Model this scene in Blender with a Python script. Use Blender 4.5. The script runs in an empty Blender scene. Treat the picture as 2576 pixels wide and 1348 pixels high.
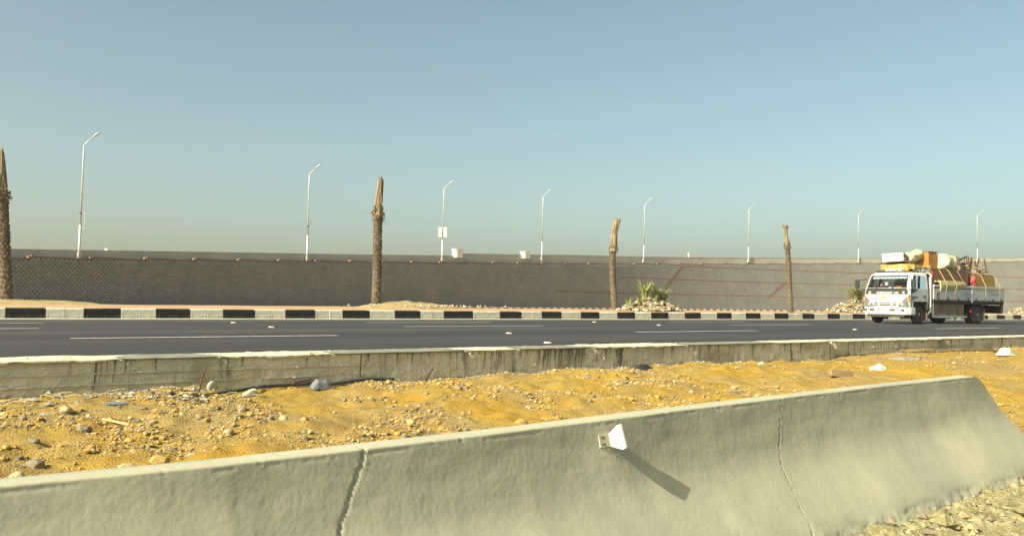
import bpy, bmesh, math, random
from mathutils import Vector, Matrix, noise as mn
rnd = random.Random(11)
sc = bpy.context.scene
COL = sc.collection

# ------------------------------------------------------------------ camera, world, sun, exposure
EYE = 1.5
cam_d = bpy.data.cameras.new('camera'); cam = bpy.data.objects.new('camera', cam_d); COL.objects.link(cam)
cam_d.sensor_width = 36.0; cam_d.lens = 36.0 * 2231.0 / 2576.0; cam_d.clip_start = .05; cam_d.clip_end = 12000
cam.matrix_world = Matrix.Translation((0, 0, EYE)) @ Matrix.Rotation(math.radians(92.03), 4, 'X') @ Matrix.Rotation(math.radians(1.0), 4, 'Z')
sc.camera = cam

SUN_AZ, SUN_EL = 40.0, 35.0          # azimuth in which the light travels (from +X towards +Y), elevation
sun_dir = Vector((math.cos(math.radians(SUN_AZ)) * math.cos(math.radians(SUN_EL)), math.sin(math.radians(SUN_AZ)) * math.cos(math.radians(SUN_EL)), -math.sin(math.radians(SUN_EL))))
w = bpy.data.worlds.new('World'); sc.world = w; w.use_nodes = True
nt = w.node_tree; nt.nodes.clear()
sky = nt.nodes.new('ShaderNodeTexSky'); sky.sky_type = 'NISHITA'; sky.sun_disc = False
sky.sun_elevation = math.radians(SUN_EL); sky.sun_rotation = math.atan2(-sun_dir.x, -sun_dir.y)
sky.air_density = .7; sky.dust_density = 3.5; sky.ozone_density = 1.0; sky.altitude = 0
bg = nt.nodes.new('ShaderNodeBackground'); bg.inputs['Strength'].default_value = .139
out = nt.nodes.new('ShaderNodeOutputWorld')
tint = nt.nodes.new('ShaderNodeMix'); tint.data_type = 'RGBA'; tint.blend_type = 'MULTIPLY'; tint.inputs['Factor'].default_value = 1.0; tint.inputs['B'].default_value = (1.03, 1.03, .77, 1)   # the camera's warm white balance
nt.links.new(sky.outputs[0], tint.inputs['A']); nt.links.new(tint.outputs['Result'], bg.inputs[0]); nt.links.new(bg.outputs[0], out.inputs[0])
sl = bpy.data.lights.new('sun', 'SUN'); sl.energy = 5.0; sl.angle = math.radians(.53); sl.color = (1.0, .95, .74)
so = bpy.data.objects.new('sun', sl); COL.objects.link(so); so.rotation_euler = sun_dir.to_track_quat('-Z', 'Y').to_euler()
so.location = (-20, -15, 30)
sc.view_settings.view_transform = 'Standard'; sc.view_settings.look = 'None'
sc.view_settings.exposure = 0.7; sc.view_settings.gamma = 1.0; sc.view_settings.use_curve_mapping = False

# ------------------------------------------------------------------ helpers
T = Vector((.8, .6, 0)); N = Vector((-.6, .8, 0))       # along the road, across it (away from the camera)
def W(s, d, z=0.0): return T * s + N * d + Vector((0, 0, z))
def lerp(a, b, k): return a + (b - a) * k
def interp(x, pts):
    if x <= pts[0][0]: return pts[0][1]
    for (a, va), (b, vb) in zip(pts, pts[1:]):
        if x <= b: return va + (vb - va) * (x - a) / (b - a)
    return pts[-1][1]
def nz(p, oct=4): return mn.fractal(Vector(p), 1.0, 2.0, oct)
def smooth(x): x = max(0., min(1., x)); return x * x * (3 - 2 * x)

MATS = {}
def mat(name, c1, c2=None, scale=3.0, rough=.85, bump=0.0, bscale=60.0, bdist=.01, metallic=0.0, rand=0.0, spec=.3, detail=8, stretch=None, lo=.35, hi=.65, trans=0.0, alpha=1.0, coat=0.0):
    m = bpy.data.materials.new(name); m.use_nodes = True; t = m.node_tree; b = t.nodes['Principled BSDF']
    b.inputs['Roughness'].default_value = rough; b.inputs['Metallic'].default_value = metallic
    b.inputs['Specular IOR Level'].default_value = spec; b.inputs['Transmission Weight'].default_value = trans
    b.inputs['Coat Weight'].default_value = coat; b.inputs['Alpha'].default_value = alpha
    co = t.nodes.new('ShaderNodeTexCoord'); vec = co.outputs['Object']
    if stretch:
        mp = t.nodes.new('ShaderNodeMapping'); mp.inputs['Scale'].default_value = stretch; t.links.new(vec, mp.inputs[0]); vec = mp.outputs[0]
    col = None
    if c2:
        n1 = t.nodes.new('ShaderNodeTexNoise'); n1.inputs['Scale'].default_value = scale; n1.inputs['Detail'].default_value = detail; n1.inputs['Roughness'].default_value = .6
        t.links.new(vec, n1.inputs['Vector'])
        r = t.nodes.new('ShaderNodeValToRGB'); r.color_ramp.elements[0].position = lo; r.color_ramp.elements[1].position = hi
        r.color_ramp.elements[0].color = (*c1, 1); r.color_ramp.elements[1].color = (*c2, 1)
        t.links.new(n1.outputs[0], r.inputs[0]); col = r.outputs[0]
    else:
        b.inputs['Base Color'].default_value = (*c1, 1)
    if rand:
        oi = t.nodes.new('ShaderNodeObjectInfo'); hs = t.nodes.new('ShaderNodeHueSaturation')
        mr = t.nodes.new('ShaderNodeMapRange'); mr.inputs['To Min'].default_value = 1 - rand; mr.inputs['To Max'].default_value = 1 + rand
        t.links.new(oi.outputs['Random'], mr.inputs[0]); t.links.new(mr.outputs[0], hs.inputs['Value'])
        if col: t.links.new(col, hs.inputs['Color'])
        else: hs.inputs['Color'].default_value = (*c1, 1)
        col = hs.outputs[0]
    if col: t.links.new(col, b.inputs['Base Color'])
    if bump:
        n2 = t.nodes.new('ShaderNodeTexNoise'); n2.inputs['Scale'].default_value = bscale; n2.inputs['Detail'].default_value = 6
        t.links.new(vec, n2.inputs['Vector'])
        bp = t.nodes.new('ShaderNodeBump'); bp.inputs['Strength'].default_value = bump; bp.inputs['Distance'].default_value = bdist
        t.links.new(n2.outputs[0], bp.inputs['Height']); t.links.new(bp.outputs[0], b.inputs['Normal'])
    MATS[name] = m
    return m
def overlay(m, colour, scale, lo, hi, stretch=None, amount=1.0, detail=6, rotz=0.0):
    """mix a second stain colour over a material's base colour"""
    t = m.node_tree; b = t.nodes['Principled BSDF']; inp = b.inputs['Base Color']
    co = t.nodes.new('ShaderNodeTexCoord'); vec = co.outputs['Object']
    if rotz:
        mp = t.nodes.new('ShaderNodeMapping'); mp.inputs['Rotation'].default_value = (0, 0, rotz); t.links.new(vec, mp.inputs[0]); vec = mp.outputs[0]
    if stretch:
        mp = t.nodes.new('ShaderNodeMapping'); mp.inputs['Scale'].default_value = stretch; t.links.new(vec, mp.inputs[0]); vec = mp.outputs[0]
    n = t.nodes.new('ShaderNodeTexNoise'); n.inputs['Scale'].default_value = scale; n.inputs['Detail'].default_value = detail; t.links.new(vec, n.inputs['Vector'])
    mr = t.nodes.new('ShaderNodeMapRange'); mr.inputs['From Min'].default_value = lo; mr.inputs['From Max'].default_value = hi; mr.inputs['To Max'].default_value = amount
    t.links.new(n.outputs[0], mr.inputs[0])
    mx = t.nodes.new('ShaderNodeMix'); mx.data_type = 'RGBA'; mx.inputs['B'].default_value = (*colour, 1)
    t.links.new(mr.outputs[0], mx.inputs['Factor'])
    if inp.links: t.links.new(inp.links[0].from_socket, mx.inputs['A'])
    else: mx.inputs['A'].default_value = inp.default_value
    t.links.new(mx.outputs['Result'], inp)

class MB:
    def __init__(s): s.v = []; s.f = []; s.m = []
    def add(s, vs, fs, mi=0):
        o = len(s.v); s.v += [tuple(v) for v in vs]; s.f += [tuple(i + o for i in f) for f in fs]; s.m += [mi] * len(fs)
    def box(s, c, size, rot=None, mi=0, taper=1.0):
        hx, hy, hz = size[0] / 2, size[1] / 2, size[2] / 2; c = Vector(c); vs = []
        for z in (-1, 1):
            k = taper if z > 0 else 1
            for x, y in ((-1, -1), (1, -1), (1, 1), (-1, 1)):
                p = Vector((x * hx * k, y * hy * k, z * hz)); vs.append((rot @ p if rot else p) + c)
        s.add(vs, [(3, 2, 1, 0), (4, 5, 6, 7), (0, 1, 5, 4), (1, 2, 6, 5), (2, 3, 7, 6), (3, 0, 4, 7)], mi)
    def b2(s, x0, x1, y0, y1, z0, z1, mi=0): s.box(((x0 + x1) / 2, (y0 + y1) / 2, (z0 + z1) / 2), (abs(x1 - x0), abs(y1 - y0), abs(z1 - z0)), None, mi)
    def bar(s, a, b, w, h, mi=0, up=Vector((0, 0, 1))):
        a = Vector(a); b = Vector(b); d = b - a; L = d.length; d.normalize()
        x = d.cross(up)
        if x.length < 1e-4: x = d.cross(Vector((1, 0, 0)))
        x.normalize(); z = x.cross(d)
        R = Matrix((x, d, z)).transposed(); s.box((a + b) / 2, (w, L, h), R, mi)
    def tube(s, pts, rad, seg=8, mi=0, cap=True, jit=0.0):
        pts = [Vector(p) for p in pts]; n = len(pts)
        if not hasattr(rad, '__len__'): rad = [rad] * n
        vs = []
        for i, p in enumerate(pts):
            d = (pts[min(i + 1, n - 1)] - pts[max(i - 1, 0)]).normalized()
            x = d.cross(Vector((0, 1, 0)) if abs(d.y) < .9 else Vector((1, 0, 0))).normalized(); y = d.cross(x)
            for k in range(seg):
                a = 2 * math.pi * k / seg; r = rad[i] * (1 + (rnd.uniform(-jit, jit) if jit else 0))
                vs.append(p + x * math.cos(a) * r + y * math.sin(a) * r)
        fs = [(i * seg + k, i * seg + (k + 1) % seg, (i + 1) * seg + (k + 1) % seg, (i + 1) * seg + k) for i in range(n - 1) for k in range(seg)]
        if cap: fs += [tuple(range(seg))[::-1], tuple((n - 1) * seg + k for k in range(seg))]
        s.add(vs, fs, mi)
    def grid(s, rows, mi=0):
        nr, nc = len(rows), len(rows[0]); vs = [p for r in rows for p in r]
        s.add(vs, [(i * nc + j, i * nc + j + 1, (i + 1) * nc + j + 1, (i + 1) * nc + j) for i in range(nr - 1) for j in range(nc - 1)], mi)
    def prism(s, poly, z0, z1, axis='z', mi=0):
        n = len(poly)
        def P(p, h): return (p[0], p[1], h) if axis == 'z' else ((p[0], h, p[1]) if axis == 'y' else (h, p[0], p[1]))
        vs = [P(p, z0) for p in poly] + [P(p, z1) for p in poly]
        s.add(vs, [tuple(range(n))[::-1], tuple(range(n, 2 * n))] + [(i, (i + 1) % n, n + (i + 1) % n, n + i) for i in range(n)], mi)
    def lump(s, c, r, mi=0, sq=(1, 1, 1), jag=.25, rotz=None, sub=1):
        """an irregular stone made of 8 to 20 facets"""
        c = Vector(c); a = rnd.uniform(0, 6.28) if rotz is None else rotz; ca, sa = math.cos(a), math.sin(a)
        base = ICO if sub else OCT
        vs = []
        for p in base[0]:
            q = Vector((p[0] * sq[0], p[1] * sq[1], p[2] * sq[2])) * r * rnd.uniform(1 - jag, 1 + jag)
            vs.append((c.x + q.x * ca - q.y * sa, c.y + q.x * sa + q.y * ca, c.z + q.z))
        s.add(vs, base[1], mi)
    def mesh(s, name, mats, smooth_=False, fix=True):
        me = bpy.data.meshes.new(name); me.from_pydata(s.v, [], s.f)
        for m in mats: me.materials.append(m)
        me.polygons.foreach_set('material_index', s.m)
        if smooth_: me.polygons.foreach_set('use_smooth', [True] * len(s.f))
        if fix:
            bm = bmesh.new(); bm.from_mesh(me); bmesh.ops.recalc_face_normals(bm, faces=bm.faces); bm.to_mesh(me); bm.free()
        me.update(); return me
    def build(s, name, mats, parent=None, smooth_=False, fix=True, bevel=0, loc=None):
        if not isinstance(mats, (list, tuple)): mats = [mats]
        return place(name, s.mesh(name, mats, smooth_, fix), parent, bevel, loc)
def _ico():
    bm = bmesh.new(); bmesh.ops.create_icosphere(bm, subdivisions=1, radius=1); v = [tuple(x.co) for x in bm.verts]; f = [tuple(q.index for q in x.verts) for x in bm.faces]; bm.free(); return v, f
ICO = _ico()
OCT = ([(1, 0, 0), (0, 1, 0), (-1, 0, 0), (0, -1, 0), (0, 0, 1), (0, 0, -1)], [(0, 1, 4), (1, 2, 4), (2, 3, 4), (3, 0, 4), (1, 0, 5), (2, 1, 5), (3, 2, 5), (0, 3, 5)])
def place(name, me, parent=None, bevel=0, loc=None):
    o = bpy.data.objects.new(name, me); COL.objects.link(o)
    if parent: o.parent = parent
    if loc is not None: o.location = loc
    if bevel:
        b = o.modifiers.new('bevel', 'BEVEL'); b.width = bevel; b.segments = 2; b.limit_method = 'ANGLE'; b.angle_limit = math.radians(35)
    return o
def tag(o, label=None, cat=None, group=None, kind=None):
    if label: o['label'] = label
    if cat: o['category'] = cat
    if group: o['group'] = group
    if kind: o['kind'] = kind
    return o
def empty(name, loc=(0, 0, 0), rz=0.0, **k):
    o = bpy.data.objects.new(name, None); COL.objects.link(o); o.location = loc; o.rotation_euler = (0, 0, rz); o.empty_display_size = .2
    return tag(o, **k)
def text_mesh(txt, size, depth=.004, align='CENTER'):
    cu = bpy.data.curves.new('lettering', 'FONT'); cu.body = txt; cu.size = size; cu.extrude = depth; cu.align_x = align; cu.align_y = 'CENTER'; cu.resolution_u = 2
    o = bpy.data.objects.new('lettering', cu); COL.objects.link(o)
    dg = bpy.context.evaluated_depsgraph_get(); me = bpy.data.meshes.new_from_object(o.evaluated_get(dg))
    bpy.data.objects.remove(o); bpy.data.curves.remove(cu); return me

# ------------------------------------------------------------------ materials
M = {}
M['asphalt'] = mat('asphalt', (.030, .030, .031), (.040, .040, .041), .7, .88, .35, 220, .004)
overlay(M['asphalt'], (.078, .073, .062), 1.0, .46, .70, (.04, .7, 1), .65, rotz=-math.atan2(.6, .8))
overlay(M['asphalt'], (.020, .020, .022), 1.0, .50, .62, (.02, 1.1, 1), .65, rotz=-math.atan2(.6, .8))
overlay(M['asphalt'], (.085, .077, .060), 1.1, .62, .85, None, .35)
M['line'] = mat('road_paint', (.52, .52, .48), (.22, .22, .21), 14, .7, lo=.42, hi=.75)
M['kerb_white'] = mat('kerb_white_paint', (.60, .57, .45), (.70, .68, .58), 5, .75, .3, 90, .004, rand=.07)
overlay(M['kerb_white'], (.36, .30, .19), 7, .50, .72, None, .75)
overlay(M['kerb_white'], (.12, .11, .09), 16, .64, .76, None, .7)
M['kerb_black'] = mat('kerb_black_paint', (.014, .014, .016), (.030, .029, .029), 7, .6, .25, 90, .004, rand=.2)
overlay(M['kerb_black'], (.24, .20, .14), 8, .58, .8, None, .6)
M['paving'] = mat('median_paving', (.36, .225, .12), (.44, .29, .165), 1.3, .9, .3, 25, .02)
M['dust'] = mat('dusty_concrete', (.40, .36, .27), (.30, .28, .23), 3, .9, .3, 60, .006)
for k_, v_ in enumerate((.215, .235, .25, .275)): M['block%d' % k_] = mat('wall_block_grey_%d' % (k_ + 1), (v_ * .9, v_ * .91, v_ * .86), (v_ * 1.12, v_ * 1.12, v_ * 1.05), .35, .92, .4, 35, .015)
M['block_red'] = mat('wall_block_red', (.19, .088, .062), (.24, .12, .085), 2, .9)
M['coping'] = mat('coping_red', (.13, .062, .05), (.18, .09, .07), 2, .85)
M['coping_end_sunlit'] = mat('coping_red_sunlit_end', (.20, .125, .10), (.26, .17, .14), 3, .85)  # paler coping red, with the sunlight on the step ends painted in
M['parapet'] = mat('parapet_concrete', (.34, .33, .29), (.40, .39, .34), .4, .9)
M['pale'] = mat('pale_render', (.66, .62, .52), (.72, .68, .58), 2, .85)
M['steel'] = mat('galvanised_steel', (.46, .47, .45), (.56, .57, .55), 3, .5, metallic=.25, spec=.5)
M['lamp_glass'] = mat('lamp_glass', (.55, .54, .48), rough=.2, spec=.6)
M['dark_metal'] = mat('dark_metal', (.05, .05, .05), rough=.5, metallic=.4)
M['sign_white'] = mat('sign_white', (.68, .66, .58), (.60, .58, .50), 4, .6)
M['concrete'] = mat('cast_concrete', (.385, .368, .262), (.435, .415, .30), .9, .92, .35, 38, .006, detail=10)
overlay(M['concrete'], (.37, .35, .25), 1.7, .52, .72, None, .55)
overlay(M['concrete'], (.30, .275, .20), 26, .66, .80, None, .55)
overlay(M['concrete'], (.16, .145, .10), 70, .71, .76, None, .75, 3)
overlay(M['concrete'], (.31, .30, .235), .55, .45, .62, None, .5, 9)
overlay(M['concrete'], (.56, .53, .39), 2.4, .56, .74, (1, 1, .5), .5)
overlay(M['concrete'], (.34, .315, .23), 1.2, .57, .68, (5, 5, .35), .3)
M['footing'] = mat('broken_concrete', (.20, .17, .08), (.33, .295, .16), 7, .95, .9, 30, .04, detail=12)
M['wallcon'] = mat('old_board_marked_concrete', (.50, .48, .375), (.60, .575, .455), 1.9, .95, .9, 38, .02, detail=10)
overlay(M['wallcon'], (.30, .27, .19), 1.1, .50, .68, (1, 1, 2.4), .75)
overlay(M['wallcon'], (.060, .056, .047), 1.5, .58, .70, (4.5, 4.5, .7), .8, 9)
overlay(M['wallcon'], (.46, .43, .33), 2.3, .62, .74, (4.5, 4.5, .8), .5, 9)
M['lime'] = mat('lime_crust', (.46, .43, .32), (.62, .59, .46), 3, .92, .6, 50, .01)
M['lime_grey'] = mat('grey_crust', (.17, .165, .135), (.25, .24, .195), 4, .92, .5, 70, .006)
M['sand'] = mat('golden_sand', (.365, .228, .024), (.31, .221, .078), .8, .95, .8, 60, .03, detail=12, lo=.40, hi=.60)
overlay(M['sand'], (.335, .185, .014), 1.9, .50, .66, None, .7, 10)
overlay(M['sand'], (.17, .12, .058), 24, .53, .68, None, .8, 12)
overlay(M['sand'], (.46, .38, .22), 55, .66, .76, None, .7)
M['soil'] = mat('pale_soil', (.37, .29, .15), (.29, .21, .095), 2.5, .95, .6, 45, .02)
M['desert'] = mat('desert_ground', (.42, .33, .19), (.36, .27, .15), .05, .95)
M['peb1'] = mat('pebble_tan', (.34, .255, .12), (.41, .325, .19), 8, .9)
M['peb2'] = mat('pebble_grey', (.17, .14, .095), (.24, .205, .145), 8, .9)
M['peb3'] = mat('pebble_pale', (.42, .38, .28), (.48, .44, .34), 8, .9)
M['peb4'] = mat('pebble_ochre', (.34, .215, .05), (.40, .27, .09), 8, .9)
M['rub'] = mat('rubble_grey', (.22, .215, .18), (.31, .30, .245), 6, .95, .5, 60, .01)
M['rust'] = mat('rusty_steel', (.10, .045, .03), (.16, .08, .05), 20, .9)
M['pipe'] = mat('black_plastic', (.05, .048, .044), (.09, .085, .075), 6, .7)
M['plastic_grey'] = mat('grey_plastic', (.20, .21, .215), (.13, .135, .14), 5, .5)
M['plastic_white'] = mat('white_plastic_bag', (.52, .55, .47), (.42, .46, .38), 5, .45)
M['reflector'] = mat('reflector_white', (.68, .66, .56), (.56, .53, .42), 14, .55, lo=.5, hi=.75)
M['plate_grey'] = mat('bracket_painted', (.36, .34, .25), (.40, .38, .28), 8, .7)
M['wood'] = mat('weathered_wood', (.28, .20, .10), (.20, .14, .07), 8, .85)
M['straw'] = mat('dry_straw', (.55, .44, .21), rough=.9)
M['rag'] = mat('black_rag', (.022, .021, .021), (.04, .04, .04), 9, .9)
M['bark'] = mat('palm_bark', (.085, .066, .044), (.175, .140, .095), 7, .95, .5, 30, .02)
M['stub'] = mat('palm_stub', (.12, .075, .042), (.20, .14, .085), 8, .95)
M['bundle'] = mat('palm_bundle', (.19, .145, .085), (.31, .245, .15), 3, .9, .5, 30, .02, stretch=(4, 4, .6))
M['leaf'] = mat('reed_leaf', (.15, .185, .06), (.27, .285, .115), 3, .6)
M['leaf_dry'] = mat('reed_leaf_yellow', (.26, .265, .085), (.36, .34, .14), 3, .65)
M['rock_white'] = mat('rockery_white', (.50, .47, .37), (.62, .58, .47), 4, .9, rand=.15)
M['rock_tan'] = mat('rockery_tan', (.22, .17, .105), (.33, .27, .18), 4, .9, rand=.25)

# ------------------------------------------------------------------ ground, roads, median
g = MB(); g.grid([[(x, y, -.06) for x in (-3000, -400, 0, 400, 3000)] for y in (-3000, -400, 0, 400, 3000)])
tag(g.build('ground', M['desert']), kind='structure')
g = MB(); g.grid([[W(s, d, 0.0) for s in (-80, 0, 150)] for d in (-14, 1.9)])
tag(g.build('near_road', M['asphalt']), kind='structure')

ZR = .80
g = MB()
g.grid([[W(s, d, ZR - .006 + .010 * math.sin((d - 10.6) * .22)) for s in range(-60, 181, 6)] for d in (10.6, 13, 16, 19, 22, 24.95)])
road = tag(g.build('road', M['asphalt']), kind='structure')
def zroad(d): return ZR - .006 + .010 * math.sin((d - 10.6) * .22)
g = MB()
for s0 in (-60,):
    g.grid([[W(s, d, zz) for s in range(-60, 181, 10)] for d, zz in ((10.61, ZR - .03), (10.61, -.05))])
    g.grid([[W(s, d, zz) for s in range(-60, 181, 10)] for d, zz in ((24.95, -.05), (24.95, ZR - .03))])
g.build('road_bed', M['dust'], road)
def dash(d, s0, s1, wd):
    m = MB(); n = 6
    m.grid([[W(lerp(s0, s1, i / n), d + k * wd / 2 + rnd.uniform(-.006, .006), max(zroad(d - wd / 2), zroad(d + wd / 2)) + .005) for i in range(n + 1)] for k in (-1, 1)])
    m.build('lane_marking', M['line'], road)
for s0, s1 in ((-21.3, -16.9), (-9.3, -4.9), (2.7, 7.05), (14.5, 18.9), (27.8, 32.2), (39.8, 44.2), (51.8, 56.2), (63.8, 68.2)): dash(14.55, s0, s1, .17)
for s0 in (-25.3, -13.3, -1.4, 10.7, 22.7, 34.7, 46.7, 58.7): dash(18.55, s0, s0 + 4.3, .16)
for s0 in (-24.7, -12.7, -.7, 11.3, 23.2, 35.2, 47.2, 59.2): dash(21.7, s0, s0 + 4.2, .16)
# gutter strip of dusty concrete below the kerb
g = MB(); rows = []
for k, d in enumerate((24.62, 24.75, 24.96, 25.25)):
    rows.append([W(s * .5, d + (nz((s * .35, 1, k)) * .10 if k == 0 else 0), zroad(24.9) + .006 + (.0, .010, .016, .02)[k]) for s in range(-60, 250)])
g.grid(rows); tag(g.build('gutter', M['dust']), kind='structure')

# kerb stones: black and white pairs, two stones to each colour
blk = [(3.19, 4.09), (4.98, 5.89), (6.79, 7.71), (8.63, 9.57), (10.5, 11.45), (12.36, 13.3), (14.21, 15.17), (16.08, 17.27), (18.41, 19.37), (20.29, 21.24), (22.19, 23.13), (24.07, 25.04), (25.95, 26.95), (27.93, 28.92), (29.95, 30.93), (31.88, 32.93), (33.93, 34.96), (36.04, 37.0), (38.05, 39.09), (40.2, 41.29)]
while blk[-1][1] < 75: blk.append((blk[-1][0] + 2.17, blk[-1][1] + 2.17))
while blk[0][0] > -14: blk.insert(0, (blk[0][0] - 1.8, blk[0][1] - 1.8))
kerb = tag(empty('kerb', W(20, 25.2, ZR)), kind='structure')
def kerb_stone_mesh(name, m):
    # profile across (d, z): groove at mid height, rounded top edge; unit length along s
    prof = [(-.012, -.12), (-.012, .115), (.010, .122), (.010, .138), (0, .146), (.0, .245), (.012, .268), (.03, .275), (.22, .275), (.22, -.12)]
    b = MB(); n = len(prof)
    xs = (-.5, -.485, .485, .5)
    for a, bb in ((0, 1), (1, 2), (2, 3)): pass
    vs = []
    for i, x in enumerate(xs):
        sh = .008 if i in (0, 3) else 0
        for d, z in prof: vs.append((x, d + sh, z - (sh if z > 0 else 0)))
    fs = [(i * n + j, i * n + (j + 1) % n, (i + 1) * n + (j + 1) % n, (i + 1) * n + j) for i in range(3) for j in range(n)]
    fs += [tuple(range(n)), tuple(3 * n + k for k in range(n))]
    b.add(vs, fs); return b.mesh(name, [m])
kw, kb = kerb_stone_mesh('kerb_stone_white', M['kerb_white']), kerb_stone_mesh('kerb_stone_black', M['kerb_black'])
RZ = math.atan2(.6, .8)
def stone(s0, s1, me, d=25.2, z=ZR, parent=None):
    o = bpy.data.objects.new('kerb_stone', me); COL.objects.link(o); o.parent = parent
    o.location = W((s0 + s1) / 2, d + rnd.uniform(-.006, .006), z + rnd.uniform(-.005, .005)) - parent.location
    o.rotation_euler = (0, 0, RZ + rnd.uniform(-.006, .006)); o.scale = (s1 - s0 - .004, 1, 1)
for i, (a, b) in enumerate(blk):
    m_ = (a + b) / 2; stone(a, m_, kb, parent=kerb); stone(m_, b, kb, parent=kerb)
    if i + 1 < len(blk):
        c = blk[i + 1][0]; m_ = (b + c) / 2; stone(b, m_, kw, parent=kerb); stone(m_, c, kw, parent=kerb)
# median pavement, slightly crowned
def zmed(s, d): return 1.062 + .06 * smooth((d - 25.4) / 3.6) - .10 * smooth((d - 30) / 4) + .012 * nz((s * .6, d * .6, 3))
g = MB(); g.grid([[W(s, d, zmed(s, d)) for s in [-60 + i * .6 for i in range(0, 301)] ] for d in [25.41 + .45 * k for k in range(0, 20)]])
g.grid([[W(s, d, z) for s in range(-60, 121, 10)] for d, z in ((33.96, 1.02), (33.97, -.05))])
tag(g.build('median_pavement', M['paving'], smooth_=True), kind='structure')
g = MB(); g.grid([[W(s, d, .10 ) for s in (-60, 0, 60, 180)] for d in (34.0, 50, 62)])
tag(g.build('service_road', M['asphalt']), kind='structure')

# ------------------------------------------------------------------ the long ramp wall (curved in plan)
PXc = (8.18470272e-06, -4.25344827e-04, 5.74077524e-01, -4.24434883e+01); PYc = (5.08385925e-07, -1.91836749e-03, 9.78876099e-01, 8.81173647e+01)
def pv(c, u): return ((c[0] * u + c[1]) * u + c[2]) * u + c[3]
def dv(c, u): return (3 * c[0] * u + 2 * c[1]) * u + c[2]
CUR = []; acc = 0; last = None
u = -30.0
while u < 232:
    h = math.atan2(dv(PYc, u), dv(PXc, u)); p = Vector((pv(PXc, u) + 2 * math.sin(h), pv(PYc, u) - 2 * math.cos(h), 0))
    if last: acc += (p - last).length
    CUR.append((acc, p, h)); last = p; u += .25
import bisect
CA = [c[0] for c in CUR]
def wall_at(a, off=0.0, z=0.0):
    """point at arc length a along the wall face; off > 0 towards the road; also the heading"""
    i = max(0, min(len(CUR) - 2, bisect.bisect_right(CA, a) - 1)); k = (a - CA[i]) / (CA[i + 1] - CA[i])
    p = CUR[i][1].lerp(CUR[i + 1][1], k); h = lerp(CUR[i][2], CUR[i + 1][2], k)
    return p + Vector((math.sin(h), -math.cos(h), 0)) * off + Vector((0, 0, z)), h
CH, BWD, FOOT, STEP = .226, .46, .25, 6.16
A0, A1 = 4.0, 290.0
def ncourse(a): return 19 + int(math.floor((a - 29.0 + STEP * 40) / STEP)) - 40 
wall = tag(empty('retaining_wall', wall_at(29)[0] + Vector((0, 0, FOOT))), 'long curved block retaining wall with red bands behind the palm trunks', 'wall')
WL = wall.location.copy()
def block_verts():
    hw, hh = BWD / 2 - .022, CH / 2 - .017
    vs = []
    for z in (-hh, hh):
        for x, y in ((-hw, .0), (-.025, .19), (.025, .19), (hw, .0), (hw, -.12), (-hw, -.12)): vs.append((x, y, z))
    fs = [(0, 1, 7, 6), (1, 2, 8, 7), (2, 3, 9, 8), (3, 4, 10, 9), (5, 0, 6, 11), (6, 7, 8, 9, 10, 11), (5, 4, 3, 2, 1, 0)]
    return vs, fs
BV, BF = block_verts()
bmes = []
for k_ in range(4): b = MB(); b.add(BV, BF); bmes.append(b.mesh('wall_block', [M['block%d' % k_]]))
near_mb = MB(); n_ind = 0
DIAG = [(11, 147.0, 37, 152.9), (11, 176.9, 27, 182.0), (11, 206.5, 24, 210.5)]
def is_red(k, a):
    if k == 12 and a > 118.7: return True
    if k == 25 and a > 136.1: return True
    if k == 37 and a > 152.8: return True
    for k0, a0, k1, a1 in DIAG:
        if k0 <= k <= k1 and abs(a - lerp(a0, a1, (k - k0) / (k1 - k0))) < .52: return True
    return False
cols = int((A1 - A0) / BWD)
for j in range(cols):
    for k in range(0, 75):
        a = A0 + j * BWD + (BWD / 2 if k % 2 else 0)
        if k >= ncourse(a): break
        z = FOOT + (k + .5) * CH; p, h = wall_at(a, rnd.uniform(-.006, .006), z)
        if 28.7 <= a <= 36.3 and n_ind < 300 and k >= 2:
            o = bpy.data.objects.new('block', rnd.choice(bmes)); COL.objects.link(o); o.parent = wall; o.location = p - WL
            o.rotation_euler = (0, 0, h + math.pi + rnd.uniform(-.01, .01)); n_ind += 1; continue
        c_, s_ = math.cos(h + math.pi), math.sin(h + math.pi)
        dy = rnd.uniform(-.004, .004)
        near_mb.add([(x * c_ - (y + dy) * s_ + p.x - WL.x, x * s_ + (y + dy) * c_ + p.y - WL.y, zz + p.z - WL.z) for x, y, zz in BV], BF, 4 if is_red(k, a) else rnd.choice((0, 1, 1, 2, 2, 2, 3)))
tag(near_mb.build('blockwork', [M['block0'], M['block1'], M['block2'], M['block3'], M['block_red']], wall, fix=True), kind='stuff')
# backing behind the blocks
g = MB(); aa = [A0 + i * 1.5 for i in range(int((A1 - A0) / 1.5) + 1)]
def ztop(a): return FOOT + ncourse(a) * CH
def zsm(a): return 4.66 + (a - 27.2) * .0367
g.grid([[wall_at(a, off, (z if z < 2 else zsm(a) - .35))[0] - WL for a in aa] for off, z in ((-.10, FOOT - .3), (-.10, 9), (-.75, 9))])
g.build('wall_backing', M['rub'], wall)
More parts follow.
